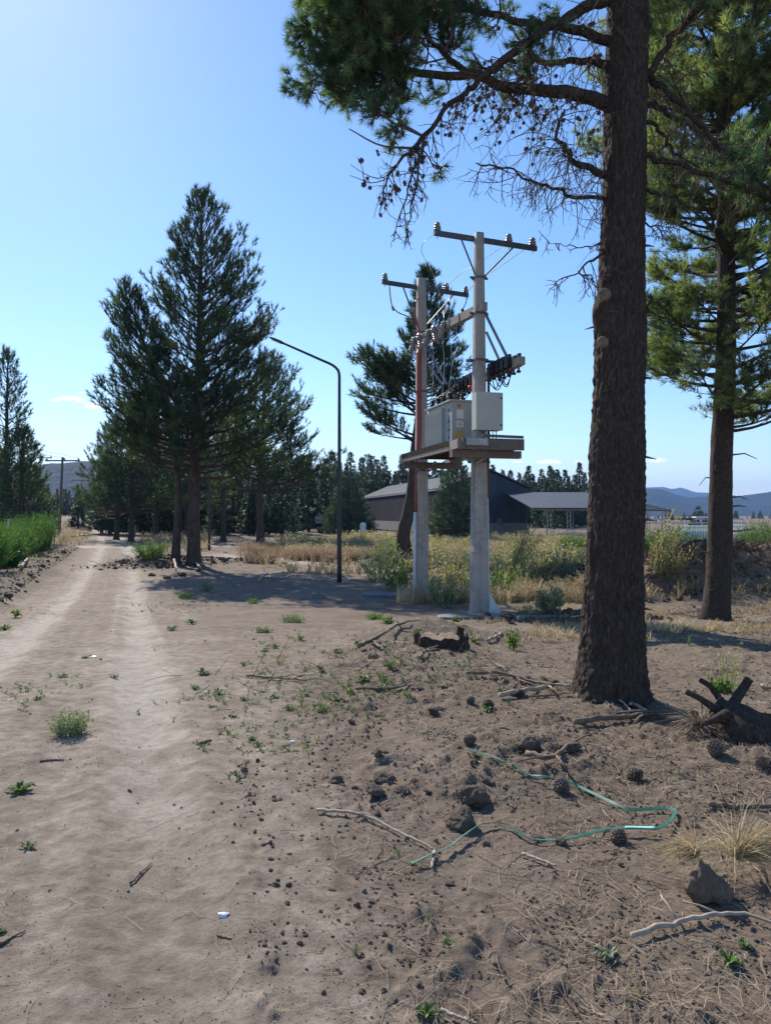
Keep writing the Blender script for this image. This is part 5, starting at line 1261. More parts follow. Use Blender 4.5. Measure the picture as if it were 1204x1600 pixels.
def notpath(x, y):
    heap = np.zeros_like(x)
    for (mx, my, h, sx, sy) in MOUNDS[7:]:
        if h > .5: heap = np.maximum(heap, np.exp(-((x - mx) / (sx * 1.1)) ** 2 - ((y - my) / (sy * 1.2)) ** 2))
    d, l, road, till, cross = masks(x, y); px_, py_ = np.array([-9.5, 3.5]), np.array([40.0, 25.0]); t_ = np.clip((x - px_[0]) / (px_[1] - px_[0]), 0, 1)
    side = (1 - sst(.9, 2.0, np.abs(y - (py_[0] + (py_[1] - py_[0]) * t_)))) * (1 - sst(3, 5, x))
    return (1 - sst(.05, .3, road)) * (1 - cross) * (1 - side) * (1 - sst(.15, .5, heap))
patch = lambda x, y, s, sd, lo=.42, hi=.6: sst(lo, hi, fbm2(x / s, y / s, 3, sd))
field('dry_grass', G_DRY, 'drygrass', 12000, (tpx(345), tpx(1400), 27, 62), lambda x, y: notpath(x, y) * sst(-.08, .02, x / y + .1 * (y < 40)) * (.25 + patch(x, y, 3, 301)) * np.where((x / y < .03) & (y < 36), .12, 1), 'dry straw coloured grass over the rough field')
field('dry_grass', G_DRY, 'drygrass', 2600, (tpx(420), tpx(1250), 17.5, 30), lambda x, y: notpath(x, y) * sst(.0, .05, x / y) * patch(x, y, 1.6, 303, .45, .6) * .7, 'sparse dry grass round the poles and heaps', (.5, 1.0))
field('seed_grass', G_PINK, 'pinkgrass', 4200, (tpx(370), tpx(600), 33, 46), lambda x, y: notpath(x, y) * patch(x, y, 2.2, 305, .40, .62) * sst(-.19, -.10, x / y + .02 * np.sin(y)) * .8, 'pinkish brown seeding grass left and right of the lamp post')
field('green_weeds', G_WEED, 'greyweed', 1500, (tpx(340), tpx(1350), 19, 60), lambda x, y: notpath(x, y) * sst(-.05, .04, x / y + .1 * (y > 36)) * patch(x, y, 2.2, 307, .5, .62), 'green weeds mixed into the dry field grass', (.6, 1.4), .35)
field('yellow_weeds', G_WEED, 'yellowweed', 2200, (tpx(345), tpx(1350), 22, 66), lambda x, y: notpath(x, y) * sst(-.06, .04, x / y + .12 * (y > 40)) * patch(x, y, 2.6, 309, .45, .58), 'yellow green weeds over the field', (.7, 1.7))
field('short_grass', G_SHORT, 'drygrass', 2200, (tpx(620), tpx(1330), 8.5, 22), lambda x, y: sst(.06, .14, x / y) * patch(x, y, 1.1, 311, .48, .62) * sst(9, 12.5, y), 'short dry grass on the bare soil by the right pine', (.4, 1.1))
field('short_grass', G_SHORT, 'yellowweed', 3000, (tpx(-300), tpx(330), 12, 60), lambda x, y: sst(2.2, 3.2, -(x - road_c(y))) * patch(x, y, 1.4, 313) + .25 * sst(2.4, 3.5, x - road_c(y)) * patch(x, y, 1.4, 314, .5, .62), 'short weeds along both sides of the dirt road', (.6, 1.3))
field('field_grass', G_DRY, 'drygrass', 1800, (tpx(-400), tpx(330), 45, 130), lambda x, y: notpath(x, y) * patch(x, y, 5, 315, .38, .55), 'yellowish grass along the far part of the road', (.8, 1.6))

def shrub(name, px, py, H, R_, n, w, mats, label, group=None, droop=.15, leaf=0, lean=(0, 0), Y=None, spread=.55, seed=None, cat='bush', tb=.5):
    if Y is None: x, y, z = hit(px, py)
    else: x, y = (px - CX) / F * Y, Y; z = Z(x, y)
    r = np.random.default_rng(seed or int(abs(px * 7 + py)) + 1); m = 6; s = np.linspace(0, 1, m)
    a = r.uniform(0, 6.28, n); rb = R_ * .35 * np.sqrt(r.uniform(0, 1, n)); th = spread * r.uniform(0, 1, n) ** .7; h = H * r.uniform(.45, 1.05, n) * np.cos(th * .6)
    ca, sa = np.cos(a), np.sin(a); out = rb[:, None] + (R_ - R_ * .35) * (th / spread)[:, None] * (s ** 1.3)[None] * r.uniform(.6, 1.1, n)[:, None]
    X = ca[:, None] * out + lean[0] * (s ** 1.3)[None] * h[:, None] + r.normal(0, .02 * H, (n, m)) * s; Yy = sa[:, None] * out + lean[1] * s[None] * h[:, None] + r.normal(0, .02 * H, (n, m)) * s
    Zz = h[:, None] * (s[None] - droop * s[None] ** 3 * (th / spread)[:, None]) - .03
    P = np.stack([X, Yy, Zz], -1); tnt = np.clip(tb + r.normal(0, .22, n), 0, 1)
    ang = r.uniform(0, PI, n); sd = np.stack([np.cos(ang), np.sin(ang), 0 * ang], 1)[:, None, :] * (w * np.linspace(.5, .12, m))[None, :, None]
    v = np.concatenate([P - sd, P + sd], 1).reshape(-1, 3); b = (np.arange(n) * 2 * m)[:, None] + np.arange(m - 1)[None]; q = np.stack([b, b + m, b + m + 1, b + 1], -1).reshape(-1, 4)
    mb = MB(); mb.add(v, quads=q, tint=np.repeat(tnt, 2 * m))
    root = empty(name, (x, y, z), label, cat, group); mb.build('stems', M[mats[0]], root, smooth=False)
    if leaf:
        N = n * leaf; k = r.integers(0, n, N); u = r.uniform(.3, 1.0, N) * (m - 1); i0 = np.minimum(u.astype(int), m - 2); fr = (u - i0)[:, None]
        pos = P[k, i0] * (1 - fr) + P[k, i0 + 1] * fr; dr = r.normal(0, .6, (N, 3)) + np.array([0, 0, .6]) + (P[k, -1] - P[k, 0]) * .5
        LT = [(np.array([(0, 0, 0), (.25, 0, .5), (0, 0, 1.), (-.25, 0, .5)]), np.array([(0, 1, 2), (0, 2, 3)]))]
        mb = MB(); scatter(mb, LT, pos + r.normal(0, .015, (N, 3)), rots_to(dr, r.uniform(0, 6.28, N)), w * 4.2 * r.uniform(.6, 1.3, N), np.clip(tnt[k] + r.normal(0, .12, N), 0, 1)); mb.build('foliage', M[mats[1]], root, smooth=False)
    return root
# broom hedge at the left, each bush its own
for (px, Y, H, R_, lab) in [(-30, 24, 1.75, 1.5, 'bright green broom bush cut by the left edge of the photo'), (8, 27, 1.35, 1.1, 'bright green broom bush nearest the camera at the left edge'), (22, 31, 1.7, 1.4, 'broom bush with the grey post in it'), (38, 35, 1.85, 1.4, 'tall bright broom bush in the middle of the left hedge'),
                            (55, 38, 2.1, 1.3, 'tallest broom bush at the right end of the left hedge'), (68, 40, 1.9, .9, 'narrow broom bush just left of the small sign board'), (-5, 40, 2.0, 1.8, 'broom bush under the left edge pines')]:
    shrub('broom_bush', px, 0, H, R_, 900, .02, ('broom', 'broom'), lab, 'broom bushes left of the road', .1, 5, Y=Y, spread=.8)
for (px, Y, H, R_, lab, mt) in [(898, 34, 1.35, .9, 'bright green broom bush just left of the big trunk', 'broom'), (1012, 30, 1.7, 1.0, 'broom bush directly right of the big trunk', 'broom'), (1048, 33, 1.8, 1.1, 'tall broom bush between the big trunk and the bar fence', 'broom'),
                                (1094, 30, 1.35, .8, 'broom bush in front of the bar fence left of the right pine', 'broom'), (1150, 33, 1.25, .9, 'broom bush just right of the right pine trunk', 'broom'), (1185, 36, 1.9, 1.4, 'dull green broom bush at the right edge', 'weed'), (1215, 30, 2.1, 1.5, 'dull broom bush cut by the right edge of the photo', 'weed'), (1165, 40, 1.3, .9, 'small broom bush before the pale gate', 'weed')]:
    shrub('broom_bush', px, 0, H, R_, 700, .018, (mt, mt), lab, 'broom bushes on the right', .1, 4, Y=Y, spread=.75, tb=.45)
# tall yellowing weeds and grey bushes of the middle distance
for (px, py, H, R_, n, mt, ln, lab) in [(803, 905, 2.0, .5, 60, 'yellowweed', (.35, 0), 'tall yellow plume weed leaning right in front of the warehouse gable'), (835, 915, 1.2, .8, 80, 'yellowweed', (.2, 0), 'yellow green weed bush right of the nearer concrete pole'),
                                        (1024, 900, 1.8, .5, 60, 'yellowweed', (.30, 0), 'tall yellow plume weed leaning right beside the big trunk'), (1050, 905, 1.0, .5, 50, 'yellowweed', (.1, 0), 'lower pale weed bush left of the right pine'),
                                        (862, 962, .62, .40, 60, 'greyweed', (0, 0), 'grey green weed bush on the pale kerb strip'), (783, 940, .9, .5, 60, 'weed', (.1, 0), 'green weed bush right beside the white pipe'), (690, 950, .85, .55, 70, 'greyweed', (0, 0), 'grey green weeds between the two concrete poles'),
                                        (712, 925, 1.0, .6, 70, 'yellowweed', (0, 0), 'yellow green weeds behind the gap of the two poles'), (618, 925, .95, .7, 80, 'weed', (0, 0), 'green weed bush left of the farther concrete pole'), (588, 905, 1.1, .9, 90, 'greyweed', (0, 0), 'wide grey weed bush right of the lamp post'), (672, 935, .6, .35, 40, 'drygrass', (0, 0), 'dry straw clump at the foot of the farther pole'),
                                        (610, 880, 1.3, .9, 90, 'greyweed', (0, 0), 'grey weed bush in front of the crooked pine'), (560, 868, 1.1, .9, 90, 'greyweed', (0, 0), 'grey weed bush right behind the lamp post'), (742, 900, 1.2, .8, 80, 'greyweed', (0, 0), 'grey weeds behind the nearer concrete pole'), (812, 872, 1.4, 1., 80, 'yellowweed', (.1, 0), 'yellow weeds in front of the gable wall base'),
                                        (236, 872, .75, 1.0, 160, 'weed', (0, 0), 'low green weed patch left of the roadside trunks'), (208, 838, 1.3, .8, 80, 'yellowweed', (0, 0), 'yellow weed clump at the corner of the cross road'), (880, 905, .9, .6, 60, 'greyweed', (0, 0), 'grey weeds left of the big trunk behind the rubble'),
                                        (768, 838, 1.3, 1., 60, 'yellowweed', (0, 0), 'yellow weeds against the plinth'), (107, 822, .9, .9, 60, 'yellowweed', (0, 0), 'yellow weeds beside the tallest power pole'), (130, 812, 1.3, 1.2, 70, 'weed', (0, 0), 'round green bush at the far end of the dirt road'), (150, 826, 1.0, 1.2, 60, 'drygrass', (0, 0), 'brown dry bush on the right of the far road'), (80, 806, 2.0, 1.6, 80, 'weed', (0, 0), 'green bush behind the sign board')]:
    shrub('weed_bush', px, py, H, R_, n, .016, (mt, mt), lab, None, .15, 14, ln, spread=.6)
# tall nettle like plant and the flowering weed of the foreground
shrub('leafy_weed', 800, 1016, .32, .09, 16, .012, ('weed', 'weed'), 'upright dark green nettle like plant alone on the bare soil', None, .1, 12, spread=.3, cat='plant')
shrub('flowering_weed', 1128, 1078, .55, .30, 26, .006, ('weed', 'yellowweed'), 'thin weed with yellow green flower sprays behind the root stump', None, .1, 10, spread=.6, cat='plant')
shrub('leafy_weed', 1125, 1082, .16, .16, 26, .012, ('weed', 'weed'), 'low green leaves at the foot of the flowering weed', None, .2, 8, spread=.8, cat='plant')
shrub('round_weed', 110, 1148, .21, .20, 170, .005, ('greyweed', 'greyweed'), 'round grey green tussock growing in the dirt road', None, .1, 9, spread=1.0, cat='plant')
for (px, py, H, R_, n, mt, lab) in [(455, 972, .17, .32, 90, 'greyweed', 'wide grey green weed patch between road and concrete poles'), (411, 988, .10, .16, 50, 'greyweed', 'small grey green weed left of the wide grey patch'), (606, 975, .20, .18, 40, 'weed', 'bright leafy weed in the soil left of the farther pole'), (586, 968, .18, .25, 50, 'weed', 'darker green weed patch at the edge of the tree shade'),
                                    (322, 925, .35, .25, 40, 'weed', 'green weed at the lower left edge of the tree shade'), (715, 972, .14, .14, 30, 'weed', 'small bright weed before the concrete slab'), (395, 945, .2, .2, 30, 'weed', 'green weed inside the tree shade'), (832, 966, .4, .3, 50, 'greyweed', 'pale weed right of the concrete fin'), (290, 935, .25, .35, 50, 'weed', 'green weeds spreading by the road edge below the roadside trunks')]:
    shrub('low_weed', px, py, H, R_, n, .008, (mt, mt), lab, None, .2, 10, spread=.9, cat='plant')

# ------------------------------------------------------------------ stumps, roots, sticks, cones, strap, weeds and clods on the near soil
LAND = [(108, 1130, 'the round grey tussock'), (718, 1290, 'the big dark clod'), (642, 1360, 'the left end of the green strap'), (1045, 1285, 'the loop of the green strap'), (685, 1005, 'the sawn stump'), (955, 1100, 'the foot of the big pine'),
        (1150, 1140, 'the root stump'), (1100, 1370, 'the pointed soil wedge'), (350, 1429, 'the pale dry leaf'), (1080, 1450, 'the long pale stick'), (600, 1217, 'the clod cluster on the slope'), (590, 1290, 'the forked pale stick'),
        (395, 1150, 'the tyre lug print'), (800, 1000, 'the nettle like plant'), (425, 1340, 'the crumbly ridge'), (455, 967, 'the wide grey weed patch')]
used = set()
def where(px, py):
    c = sorted(LAND, key=lambda l: (l[0] - px) ** 2 + 2 * (l[1] - py) ** 2)
    def rel(l):
        dx, dy = px - l[0], py - l[1]
        if abs(dx) > 1.1 * abs(dy): return ('right of ' if dx > 0 else 'left of ') + l[2]
        return ('in front of ' if dy > 0 else 'behind ') + l[2]
    return c, rel
def unique(pre, px, py):
    c, rel = where(px, py)
    for nd in ('', 'close ', 'well ', 'far '):
        for k in range(3):
            dist = math.hypot(px - c[k][0], py - c[k][1])
            if nd == 'close ' and dist > 70: continue
            if nd in ('well ', 'far ') and dist < 60: continue
            s = pre + ' ' + nd + rel(c[k])
            if s not in used and len(s.split()) <= 16: used.add(s); return s
    for k in range(1, 6):
        s = pre + ' between ' + c[0][2] + ' and ' + c[k][2]
        if s not in used and len(s.split()) <= 16: used.add(s); return s
    s = pre + ' at ' + ('left' if px < 400 else 'middle' if px < 800 else 'right') + (' far back' if py < 1150 else ' in front')
    return s
def G(px, py, dz=0.0): x, y, z = hit(px, py); return np.array([x, y, float(gfz(x, y)) + dz])

def clod_mesh(seed, sub=2, rough=.35):
    v, f = ICO[sub]; rg = np.random.default_rng(seed); q = v * rg.uniform(.7, 1.2, 3) * np.array([1, 1, .8])
    n = fbm3(q * 1.0 + seed, 1.6, 3, seed) + .35 * fbm3(q + seed, 5.5, 3, seed + 3) + (.22 * (fbm3(q + seed, 13, 3, seed + 5) - .5) if sub > 2 else 0); q = q * (1 + rough * 2 * (n - .65))[:, None]
    mb = MB(); mb.add(q, tris=f); return mb.mesh('soil_clod', M['clod'], sub > 2)
CLD = []
CL = [clod_mesh(s, 2, .5) for s in range(8)]; CLB = [clod_mesh(20 + s, 4, .42) for s in range(3)]
def clod(px, py, wpx, mesh, label, sq=.8, group=None, sink=.36):
    p = G(px, py); s = wpx / 2 / F * p[1]; o = bpy.data.objects.new('soil_clod', mesh); COL.objects.link(o); o.location = p + (0, 0, s * sq * (1 - sink * 2)); o.scale = (s, s * .9, s * sq); o.rotation_euler = (rng.uniform(-.4, .4), rng.uniform(-.4, .4), rng.uniform(0, 6.28))
    return tag(o, label, 'clod', group)
clod(716, 1292, 56, CLB[0], 'large rounded soil clod with its dark side to the camera above the green strap', .95); clod(740, 1252, 50, CLB[1], 'second large soil clod directly behind the largest one', .8)
clod(600, 1222, 40, CLB[2], 'soil clod topping the cluster left of the large clods', .7); clod(628, 1240, 28, CLB[0], 'lumpy soil clod at the right of the small cluster', .8); clod(586, 1247, 30, CLB[1], 'flat soil clod lowest in the small cluster', .5)
clod(826, 1172, 44, CLB[2], 'dark upright soil clod below the long sticks', 1.0); clod(890, 1172, 40, CLB[0], 'dark soil clod right of the upright one', .6)
clod(604, 1268, 10, CL[1], 'tiny round clod below the small cluster', .9)
for i in range(64):
    px, py = rng.uniform(470, 1190), rng.uniform(1010, 1560)
    if not (px > 520 + (1250 - py) * .1) or py > 1420 and rng.uniform() < .5: continue
    clod(px, py, rng.uniform(7, 17) * (.8 + .4 * (py < 1330)), CL[i % 8], unique('small grey brown soil clod', px, py), rng.uniform(.6, .9))
for i in range(26):
    py = 1150 + 350 * rng.uniform(0, 1); px = 372 + (py - 1150) * .29 + rng.normal(0, 12)
    clod(px, py, rng.uniform(5, 11), CL[i % 8], 'small crumbly clod in the broken ridge along the road edge', rng.uniform(.6, .9), 'clods of the broken ridge along the road')
for q_ in CL:
    d_ = q_.copy(); d_.materials.clear(); d_.materials.append(M['damp_soil']); CLD.append(d_)
for (px, py, w) in [(12, 935, 18), (30, 915, 16), (48, 900, 15), (22, 958, 12), (66, 886, 14), (88, 872, 12), (40, 925, 9), (100, 864, 10), (75, 878, 10), (58, 910, 9), (238, 900, 16), (262, 905, 18), (285, 900, 14), (250, 888, 15), (310, 893, 12), (230, 885, 10)]:
    clod(px, py, w * .8, CLD[int(px) % 8], (ORD[sorted([935, 915, 900, 958, 886, 872, 925, 864, 878, 910], reverse=True).index(py)] + ' nearest dark soil clod on the low bank left of the road') if px < 150 else (ORD[sorted([238, 262, 285, 250, 310, 230]).index(px)] + ' soil clod from the left on the heap at the roadside trunks'), .7, 'clods of the left bank' if px < 150 else 'clods at the roadside trunks')
# countless crumbs
def crumbs(name, n, fpos, size, label, sub=0, mat='clod'):
    x, y, s = fpos(n); z = gfz(x, y); rg = np.random.default_rng(n); TP = []
    for k in range(6):
        v, f = ICO[sub]; TP.append((v * (1 + .3 * rg.normal(0, 1, (len(v), 1))) * rg.uniform(.7, 1.1, 3) * .8, f))
    mb = MB(); d = rg.normal(0, 1, (len(x), 3)); scatter(mb, TP, np.stack([x, y, z + s * .02], 1), rots_to(d, rg.uniform(0, 6.28, len(x))), s, .5)
    return mb.build(name, M[mat], smooth=False, label=label, kind='stuff')
def near_till(n):
    m = n * 6; y = 2.0 * (6.2 ** rng.uniform(0, 1, m)); x = rng.uniform(-.62, .62, m) * y; d, l, road, till, cross = masks(x, y)
    e = x - soil_edge(y); w = .008 + till * (.12 + .8 * sst(.45, .62, fbm2(x / .4, y / .4, 3, 401))) + .6 * np.exp(-(e / .09) ** 2) * (y < 6.5) * sst(.4, .6, vn2(y / .35, y * 0, 7)) + .5 * np.exp(-((x - .7) ** 2 + (y - 5.2) ** 2) / 1.2)
    k = rng.uniform(0, 1, m) < w * .8; x, y = x[k][:n], y[k][:n]; return x, y, (.0028 + .011 * rng.uniform(0, 1, len(x)) ** 4) * (.8 + y * .13)
crumbs('soil_crumbs', 15000, near_till, 0, 'loose crumbs of soil on the dug ground')
def grit(n):
    y = 2.0 * (3.6 ** rng.uniform(0, 1, n)); x = rng.uniform(-.62, .3, n) * y; k = fbm2(x / .5, y / .5, 3, 431) > .47; x, y = x[k], y[k]; return x, y, (.0012 + .0030 * rng.uniform(0, 1, len(x)) ** 2) * (.7 + y * .12)
crumbs('road_grit', 16000, grit, 0, 'fine grit scattered over the hard dirt track')
def bank(n):
    y = 9 * (5.2 ** rng.uniform(0, 1, n)); x = road_c(y) - 2.2 - rng.uniform(0, 2.2, n) ** 1.3; s = (.012 + .05 * rng.uniform(0, 1, n) ** 3); return x, y, s
crumbs('soil_crumbs', 6000, bank, 0, 'soil lumps and bark along the left bank', 0, 'damp_soil')
def heaps(n):
    xs, ys = [], []
    for (mx, my, h, sx, sy) in MOUNDS[7:]:
        k = int(n / 9); xs.append(rng.normal(mx, sx * .75, k)); ys.append(rng.normal(my, sy * .75, k))
    x = np.concatenate(xs); y = np.concatenate(ys); return x, y, (.02 + .10 * rng.uniform(0, 1, len(x)) ** 3)
crumbs('soil_crumbs', 5200, heaps, 0, 'lumps of turned soil on the heaps', 1, 'damp_soil')
# pine needle and twig litter
def litter(name, n, fpos, Lr, w, mat, label, lift=.004):
    x, y = fpos(n); n = len(x); a = rng.uniform(0, PI, n); Lg = rng.uniform(*Lr, n); c, s = np.cos(a) * Lg / 2, np.sin(a) * Lg / 2; bend = rng.normal(0, .18, n)[:, None]
    mid = np.stack([x - s * bend[:, 0], y + c * bend[:, 0]], 1); e0 = np.stack([x - c, y - s], 1); e1 = np.stack([x + c, y + s], 1); P = np.stack([e0, mid, e1], 1)
    z = gfz(P[..., 0].ravel(), P[..., 1].ravel()).reshape(n, 3); z = np.maximum(z, z.mean(1, keepdims=True)) + lift + np.abs(rng.normal(0, .004, (n, 3)))
    P = np.concatenate([P, z[..., None]], -1); ww = w * (.6 + .12 * y)[:, None, None]; sd = np.stack([-np.sin(a), np.cos(a), rng.normal(0, .5, n)], 1)[:, None, :] * ww / 2
    v = np.concatenate([P - sd, P + sd], 1).reshape(-1, 3); b = (np.arange(n) * 6)[:, None]; q = np.concatenate([np.concatenate([b, b + 1, b + 4, b + 3], 1), np.concatenate([b + 1, b + 2, b + 5, b + 4], 1)])
    mb = MB(); mb.add(v, quads=q, tint=np.repeat(np.clip(rng.normal(.5, .28, n), 0, 1), 6)); return mb.build(name, M[mat], smooth=False, label=label, kind='stuff')
def lp(n, k0=.5):
    m = n * 5; y = 2.1 * (5.5 ** rng.uniform(0, 1, m)); x = rng.uniform(-.6, .62, m) * y; d, l, road, till, cross = masks(x, y)
    w = .012 + till * (.08 + .25 * sst(.5, .65, fbm2(x / .6, y / .6, 3, 411))) + l * .5 * sst(.38, .6, fbm2(x / .5, y / .5, 3, 415)) + .9 * np.exp(-((x - 1.9) ** 2 + (y - 5.9) ** 2) / .9) + .6 * np.exp(-((x - 2.0) ** 2 + (y - 4.3) ** 2) / .9)
    k = rng.uniform(0, 1, m) < w; return x[k][:n], y[k][:n]
litter('needle_litter', 9500, lp, (.06, .15), .0017, 'litter', 'fallen pine needles and straw strewn over the soil')
litter('twig_litter', 420, lp, (.08, .24), .005, 'brush', 'thin broken twigs strewn over the soil', .008)

def ribbon(name, pxs, w, mat, label, tilt=.5, thick=.0015, lift=.030, n=90, cat='strap', group=None):
    P = smoothpts([G(px, py) for px, py in pxs], n); P[:, 2] = gfz(P[:, 0], P[:, 1]); k = np.ones(9) / 9; P[:, 2] = np.convolve(np.pad(P[:, 2], 4, 'edge'), k, 'valid') + lift + .008 * np.sin(np.linspace(0, 14, n))
    d = np.gradient(P, axis=0); d /= np.linalg.norm(d, axis=1)[:, None]; s = np.cross(d, [0, 0, 1.]); s /= np.linalg.norm(s, axis=1)[:, None]; u = np.cross(s, d); t_ = tilt * .5 - .1 + .35 * np.sin(np.linspace(0, 9, n))
    wv = (s * np.cos(t_)[:, None] + u * np.sin(t_)[:, None]) * w / 2; nv = np.cross(wv, d); nv = nv / np.linalg.norm(nv, axis=1)[:, None] * thick
    o_ = P[0].copy(); R4 = np.stack([P - wv - nv, P + wv - nv, P + wv + nv, P - wv + nv], 1) - o_; mb = MB(); i = np.arange(n - 1)[:, None] * 4; j = np.arange(4)[None]; mb.add(R4.reshape(-1, 3), quads=np.stack([i + j, i + (j + 1) % 4, i + 4 + (j + 1) % 4, i + 4 + j], -1).reshape(-1, 4))
    root = empty(name, o_, label, cat, group); mb.build('band', M[mat], root, smooth=False); return root, P
rb, RP = ribbon('plastic_strap', [(642, 1360), (665, 1350), (700, 1335), (722, 1318), (745, 1302), (765, 1297), (790, 1298), (815, 1315), (840, 1322), (875, 1322), (920, 1310), (945, 1305), (985, 1305), (1020, 1305), (1040, 1297), (1052, 1280), (1050, 1271), (1030, 1268), (990, 1270), (970, 1267), (940, 1255), (905, 1240), (888, 1234)],
       .018, 'strap', 'long green plastic strap looping over the dug soil in front', .55, n=160)
i0 = int(np.argmin(np.abs((RP[:, 0] / RP[:, 1] * F + CX) - 1000) + 100 * (np.arange(160) > 110))); seg = RP[i0 - 5:i0 + 5]
mb = MB(); 
for a, b in zip(seg[:-1], seg[1:]): beam(mb, a - RP[0] + (0, 0, .004), b - RP[0] + (0, 0, .004), .019, .004)
mb.build('pale_band_patch', M['strap_pale'], rb, smooth=False)
ribbon('plastic_strap', [(866, 1229), (840, 1226), (815, 1218), (795, 1205), (770, 1192), (728, 1184)], .012, 'strap', 'shorter faded piece of green strap behind the large clods', .3, n=50)
ribbon('plastic_strap', [(655, 1158), (680, 1155), (705, 1158)], .012, 'strap', 'very short dark green strap piece left of the cone', .9, n=20)
ribbon('plastic_strap', [(632, 1036), (660, 1043), (700, 1046), (735, 1045), (762, 1046)], .014, 'strap', 'faded green strap lying just in front of the sawn stump', .4, n=40)
ribbon('plastic_strap', [(782, 1051), (800, 1048), (815, 1051)], .014, 'strap', 'small scrap of green strap right of the sawn stump', .4, n=16)

def stick(pxs, rpx, label, mat='stick', lift=.01, forks=0, name='stick', taper=.5, group=None):
    P = smoothpts([G(px, py) for px, py in pxs], 22); P[:, 2] = np.maximum(P[:, 2], gfz(P[:, 0], P[:, 1])); r = rpx / 2 / F * P[:, 1].mean(); P[:, 2] = np.convolve(np.pad(P[:, 2], 3, 'edge'), np.ones(7) / 7, 'valid') + r * .7 + lift
    P[1:-1] += rng.normal(0, r * .22, (20, 3)); mb = MB(); tube(mb, P - P[0], np.linspace(r, r * taper, 22), 7, noise=bark_noise(int(pxs[0][0]), .15, 30, 30))
    for k in range(forks):
        i = rng.integers(4, 18); d = rng.normal(0, 1, 3); d[2] = abs(d[2]) * .25; d /= np.linalg.norm(d); tube(mb, [P[i] - P[0], P[i] - P[0] + d * r * 7, P[i] - P[0] + d * r * 13 + (0, 0, -r)], [r * .5, r * .35, r * .2], 5)
    return mb.build(name, M[mat], None, loc=P[0], label=label, cat='stick', group=group)
stick([(495, 1270), (545, 1277), (590, 1290), (640, 1315), (683, 1334)], 5.5, 'thin pale stick running down to the left end of the green strap', 'deadwood', .012, 2)
stick([(678, 1336), (676, 1350), (674, 1363)], 7, 'short pale peg of wood under the left end of the strap', 'deadwood', .012)
stick([(985, 1476), (1050, 1457), (1110, 1445), (1160, 1440), (1215, 1455)], 9, 'long pale stick bent upward at the lower right', 'deadwood', .02, 2)
stick([(896, 1138), (960, 1131), (1010, 1124), (1080, 1130), (1135, 1142)], 10, 'long thick grey branch lying from the big pine to the root stump', 'stick', .02, 2)
stick([(1012, 1122), (998, 1112), (985, 1108), (984, 1114)], 7, 'short hooked branch beside the foot of the big pine', 'deadwood', .03)
stick([(938, 1086), (965, 1103), (985, 1120)], 4, 'thin twig leaning at the foot of the big pine', 'deadwood', .03)
stick([(780, 1094), (830, 1083), (862, 1077), (893, 1080)], 8, 'curved pale stick left of the big pine foot', 'deadwood', .02, 1)
stick([(728, 1060), (790, 1062), (845, 1075), (890, 1078)], 6, 'long thin stick crossing behind the curved pale stick', 'stick', .03, 3)
stick([(775, 1046), (810, 1068), (840, 1078)], 4, 'dark twig slanting across the stick pile', 'stick', .03, 2)
stick([(825, 1092), (860, 1090), (890, 1090)], 4, 'small straight twig in front of the curved pale stick', 'stick', .01)
stick([(556, 1081), (600, 1082), (625, 1078), (642, 1070)], 5, 'dark twig among the green weeds of the slope', 'stick', .02, 1)
stick([(815, 1340), (840, 1350), (868, 1362)], 6, 'short stick below the green strap', 'deadwood', .01, 1)
stick([(1105, 1266), (1150, 1268), (1204, 1264)], 9, 'dark reddish bark stick at the right edge', 'stick', .01, 1, taper=.8)
stick([(822, 1190), (850, 1203), (868, 1200), (885, 1185), (905, 1180)], 9, 'dark crooked root behind the middle pine cone', 'stick', .03, 3)
stick([(385, 1058), (430, 1062), (480, 1066)], 4, 'thin dark twig lying level near the road edge', 'stick', .01, 1)
stick([(205, 1382), (222, 1366), (236, 1354)], 4, 'thin forked twig on the bare road', 'stick', .004, 1)
stick([(0, 1478), (20, 1466), (42, 1454)], 5, 'dull stick at the left edge of the road', 'stick', .0)
stick([(688, 1584), (715, 1594), (745, 1604)], 7, 'pale stick at the bottom edge', 'deadwood', .01)
stick([(888, 1570), (912, 1585), (935, 1604)], 5, 'thin dark twig at the bottom edge right of middle', 'stick', .01)
stick([(63, 1190), (82, 1188), (101, 1188)], 4, 'short twig below the round tussock', 'stick', .0)
stick([(310, 1164), (322, 1160), (330, 1157)], 5, 'short bark piece near the tyre lug print', 'stick', .0)
stick([(340, 1462), (362, 1466)], 4, 'tiny dark twig below the pale dry leaf', 'stick', .0)
stick([(560, 1020), (585, 1008), (612, 990), (640, 975)], 7, 'thick root end sticking out left of the sawn stump', 'stick', .04, 3)
stick([(580, 1008), (600, 1022)], 7, 'short dark stick lying before the root end', 'stick', .02)
stick([(760, 1005), (775, 998), (790, 992)], 5, 'thin twig left of the nettle like plant', 'deadwood', .02)
stick([(1190, 1078), (1204, 1080)], 8, 'stick end entering at the right edge behind the root stump', 'deadwood', .01)
stick([(655, 1035), (668, 1025), (690, 1016)], 5, 'root sticking out at the front of the sawn stump', 'stick', .03, 2)
for (pts, w, lab) in [([(272, 880), (276, 893), (282, 902)], 5, 'pale root hanging over the heap below the leaning pine'), ([(301, 872), (306, 885), (314, 893)], 5, 'pale bent root before the tall pine'), ([(405, 912), (412, 905), (420, 902), (428, 908), (436, 905)], 4, 'pale looping root in the tree shade'),
                      ([(285, 885), (293, 882), (300, 876)], 4, 'thin pale root between the two near roadside trunks'), ([(33, 893), (40, 884), (47, 876)], 5, 'pale splintered wood piece on the left bank'), ([(100, 842), (135, 839), (165, 836)], 4, 'fallen branch on the road beyond the crossing')]:
    stick(pts, w, lab, 'deadwood', .08, 1)

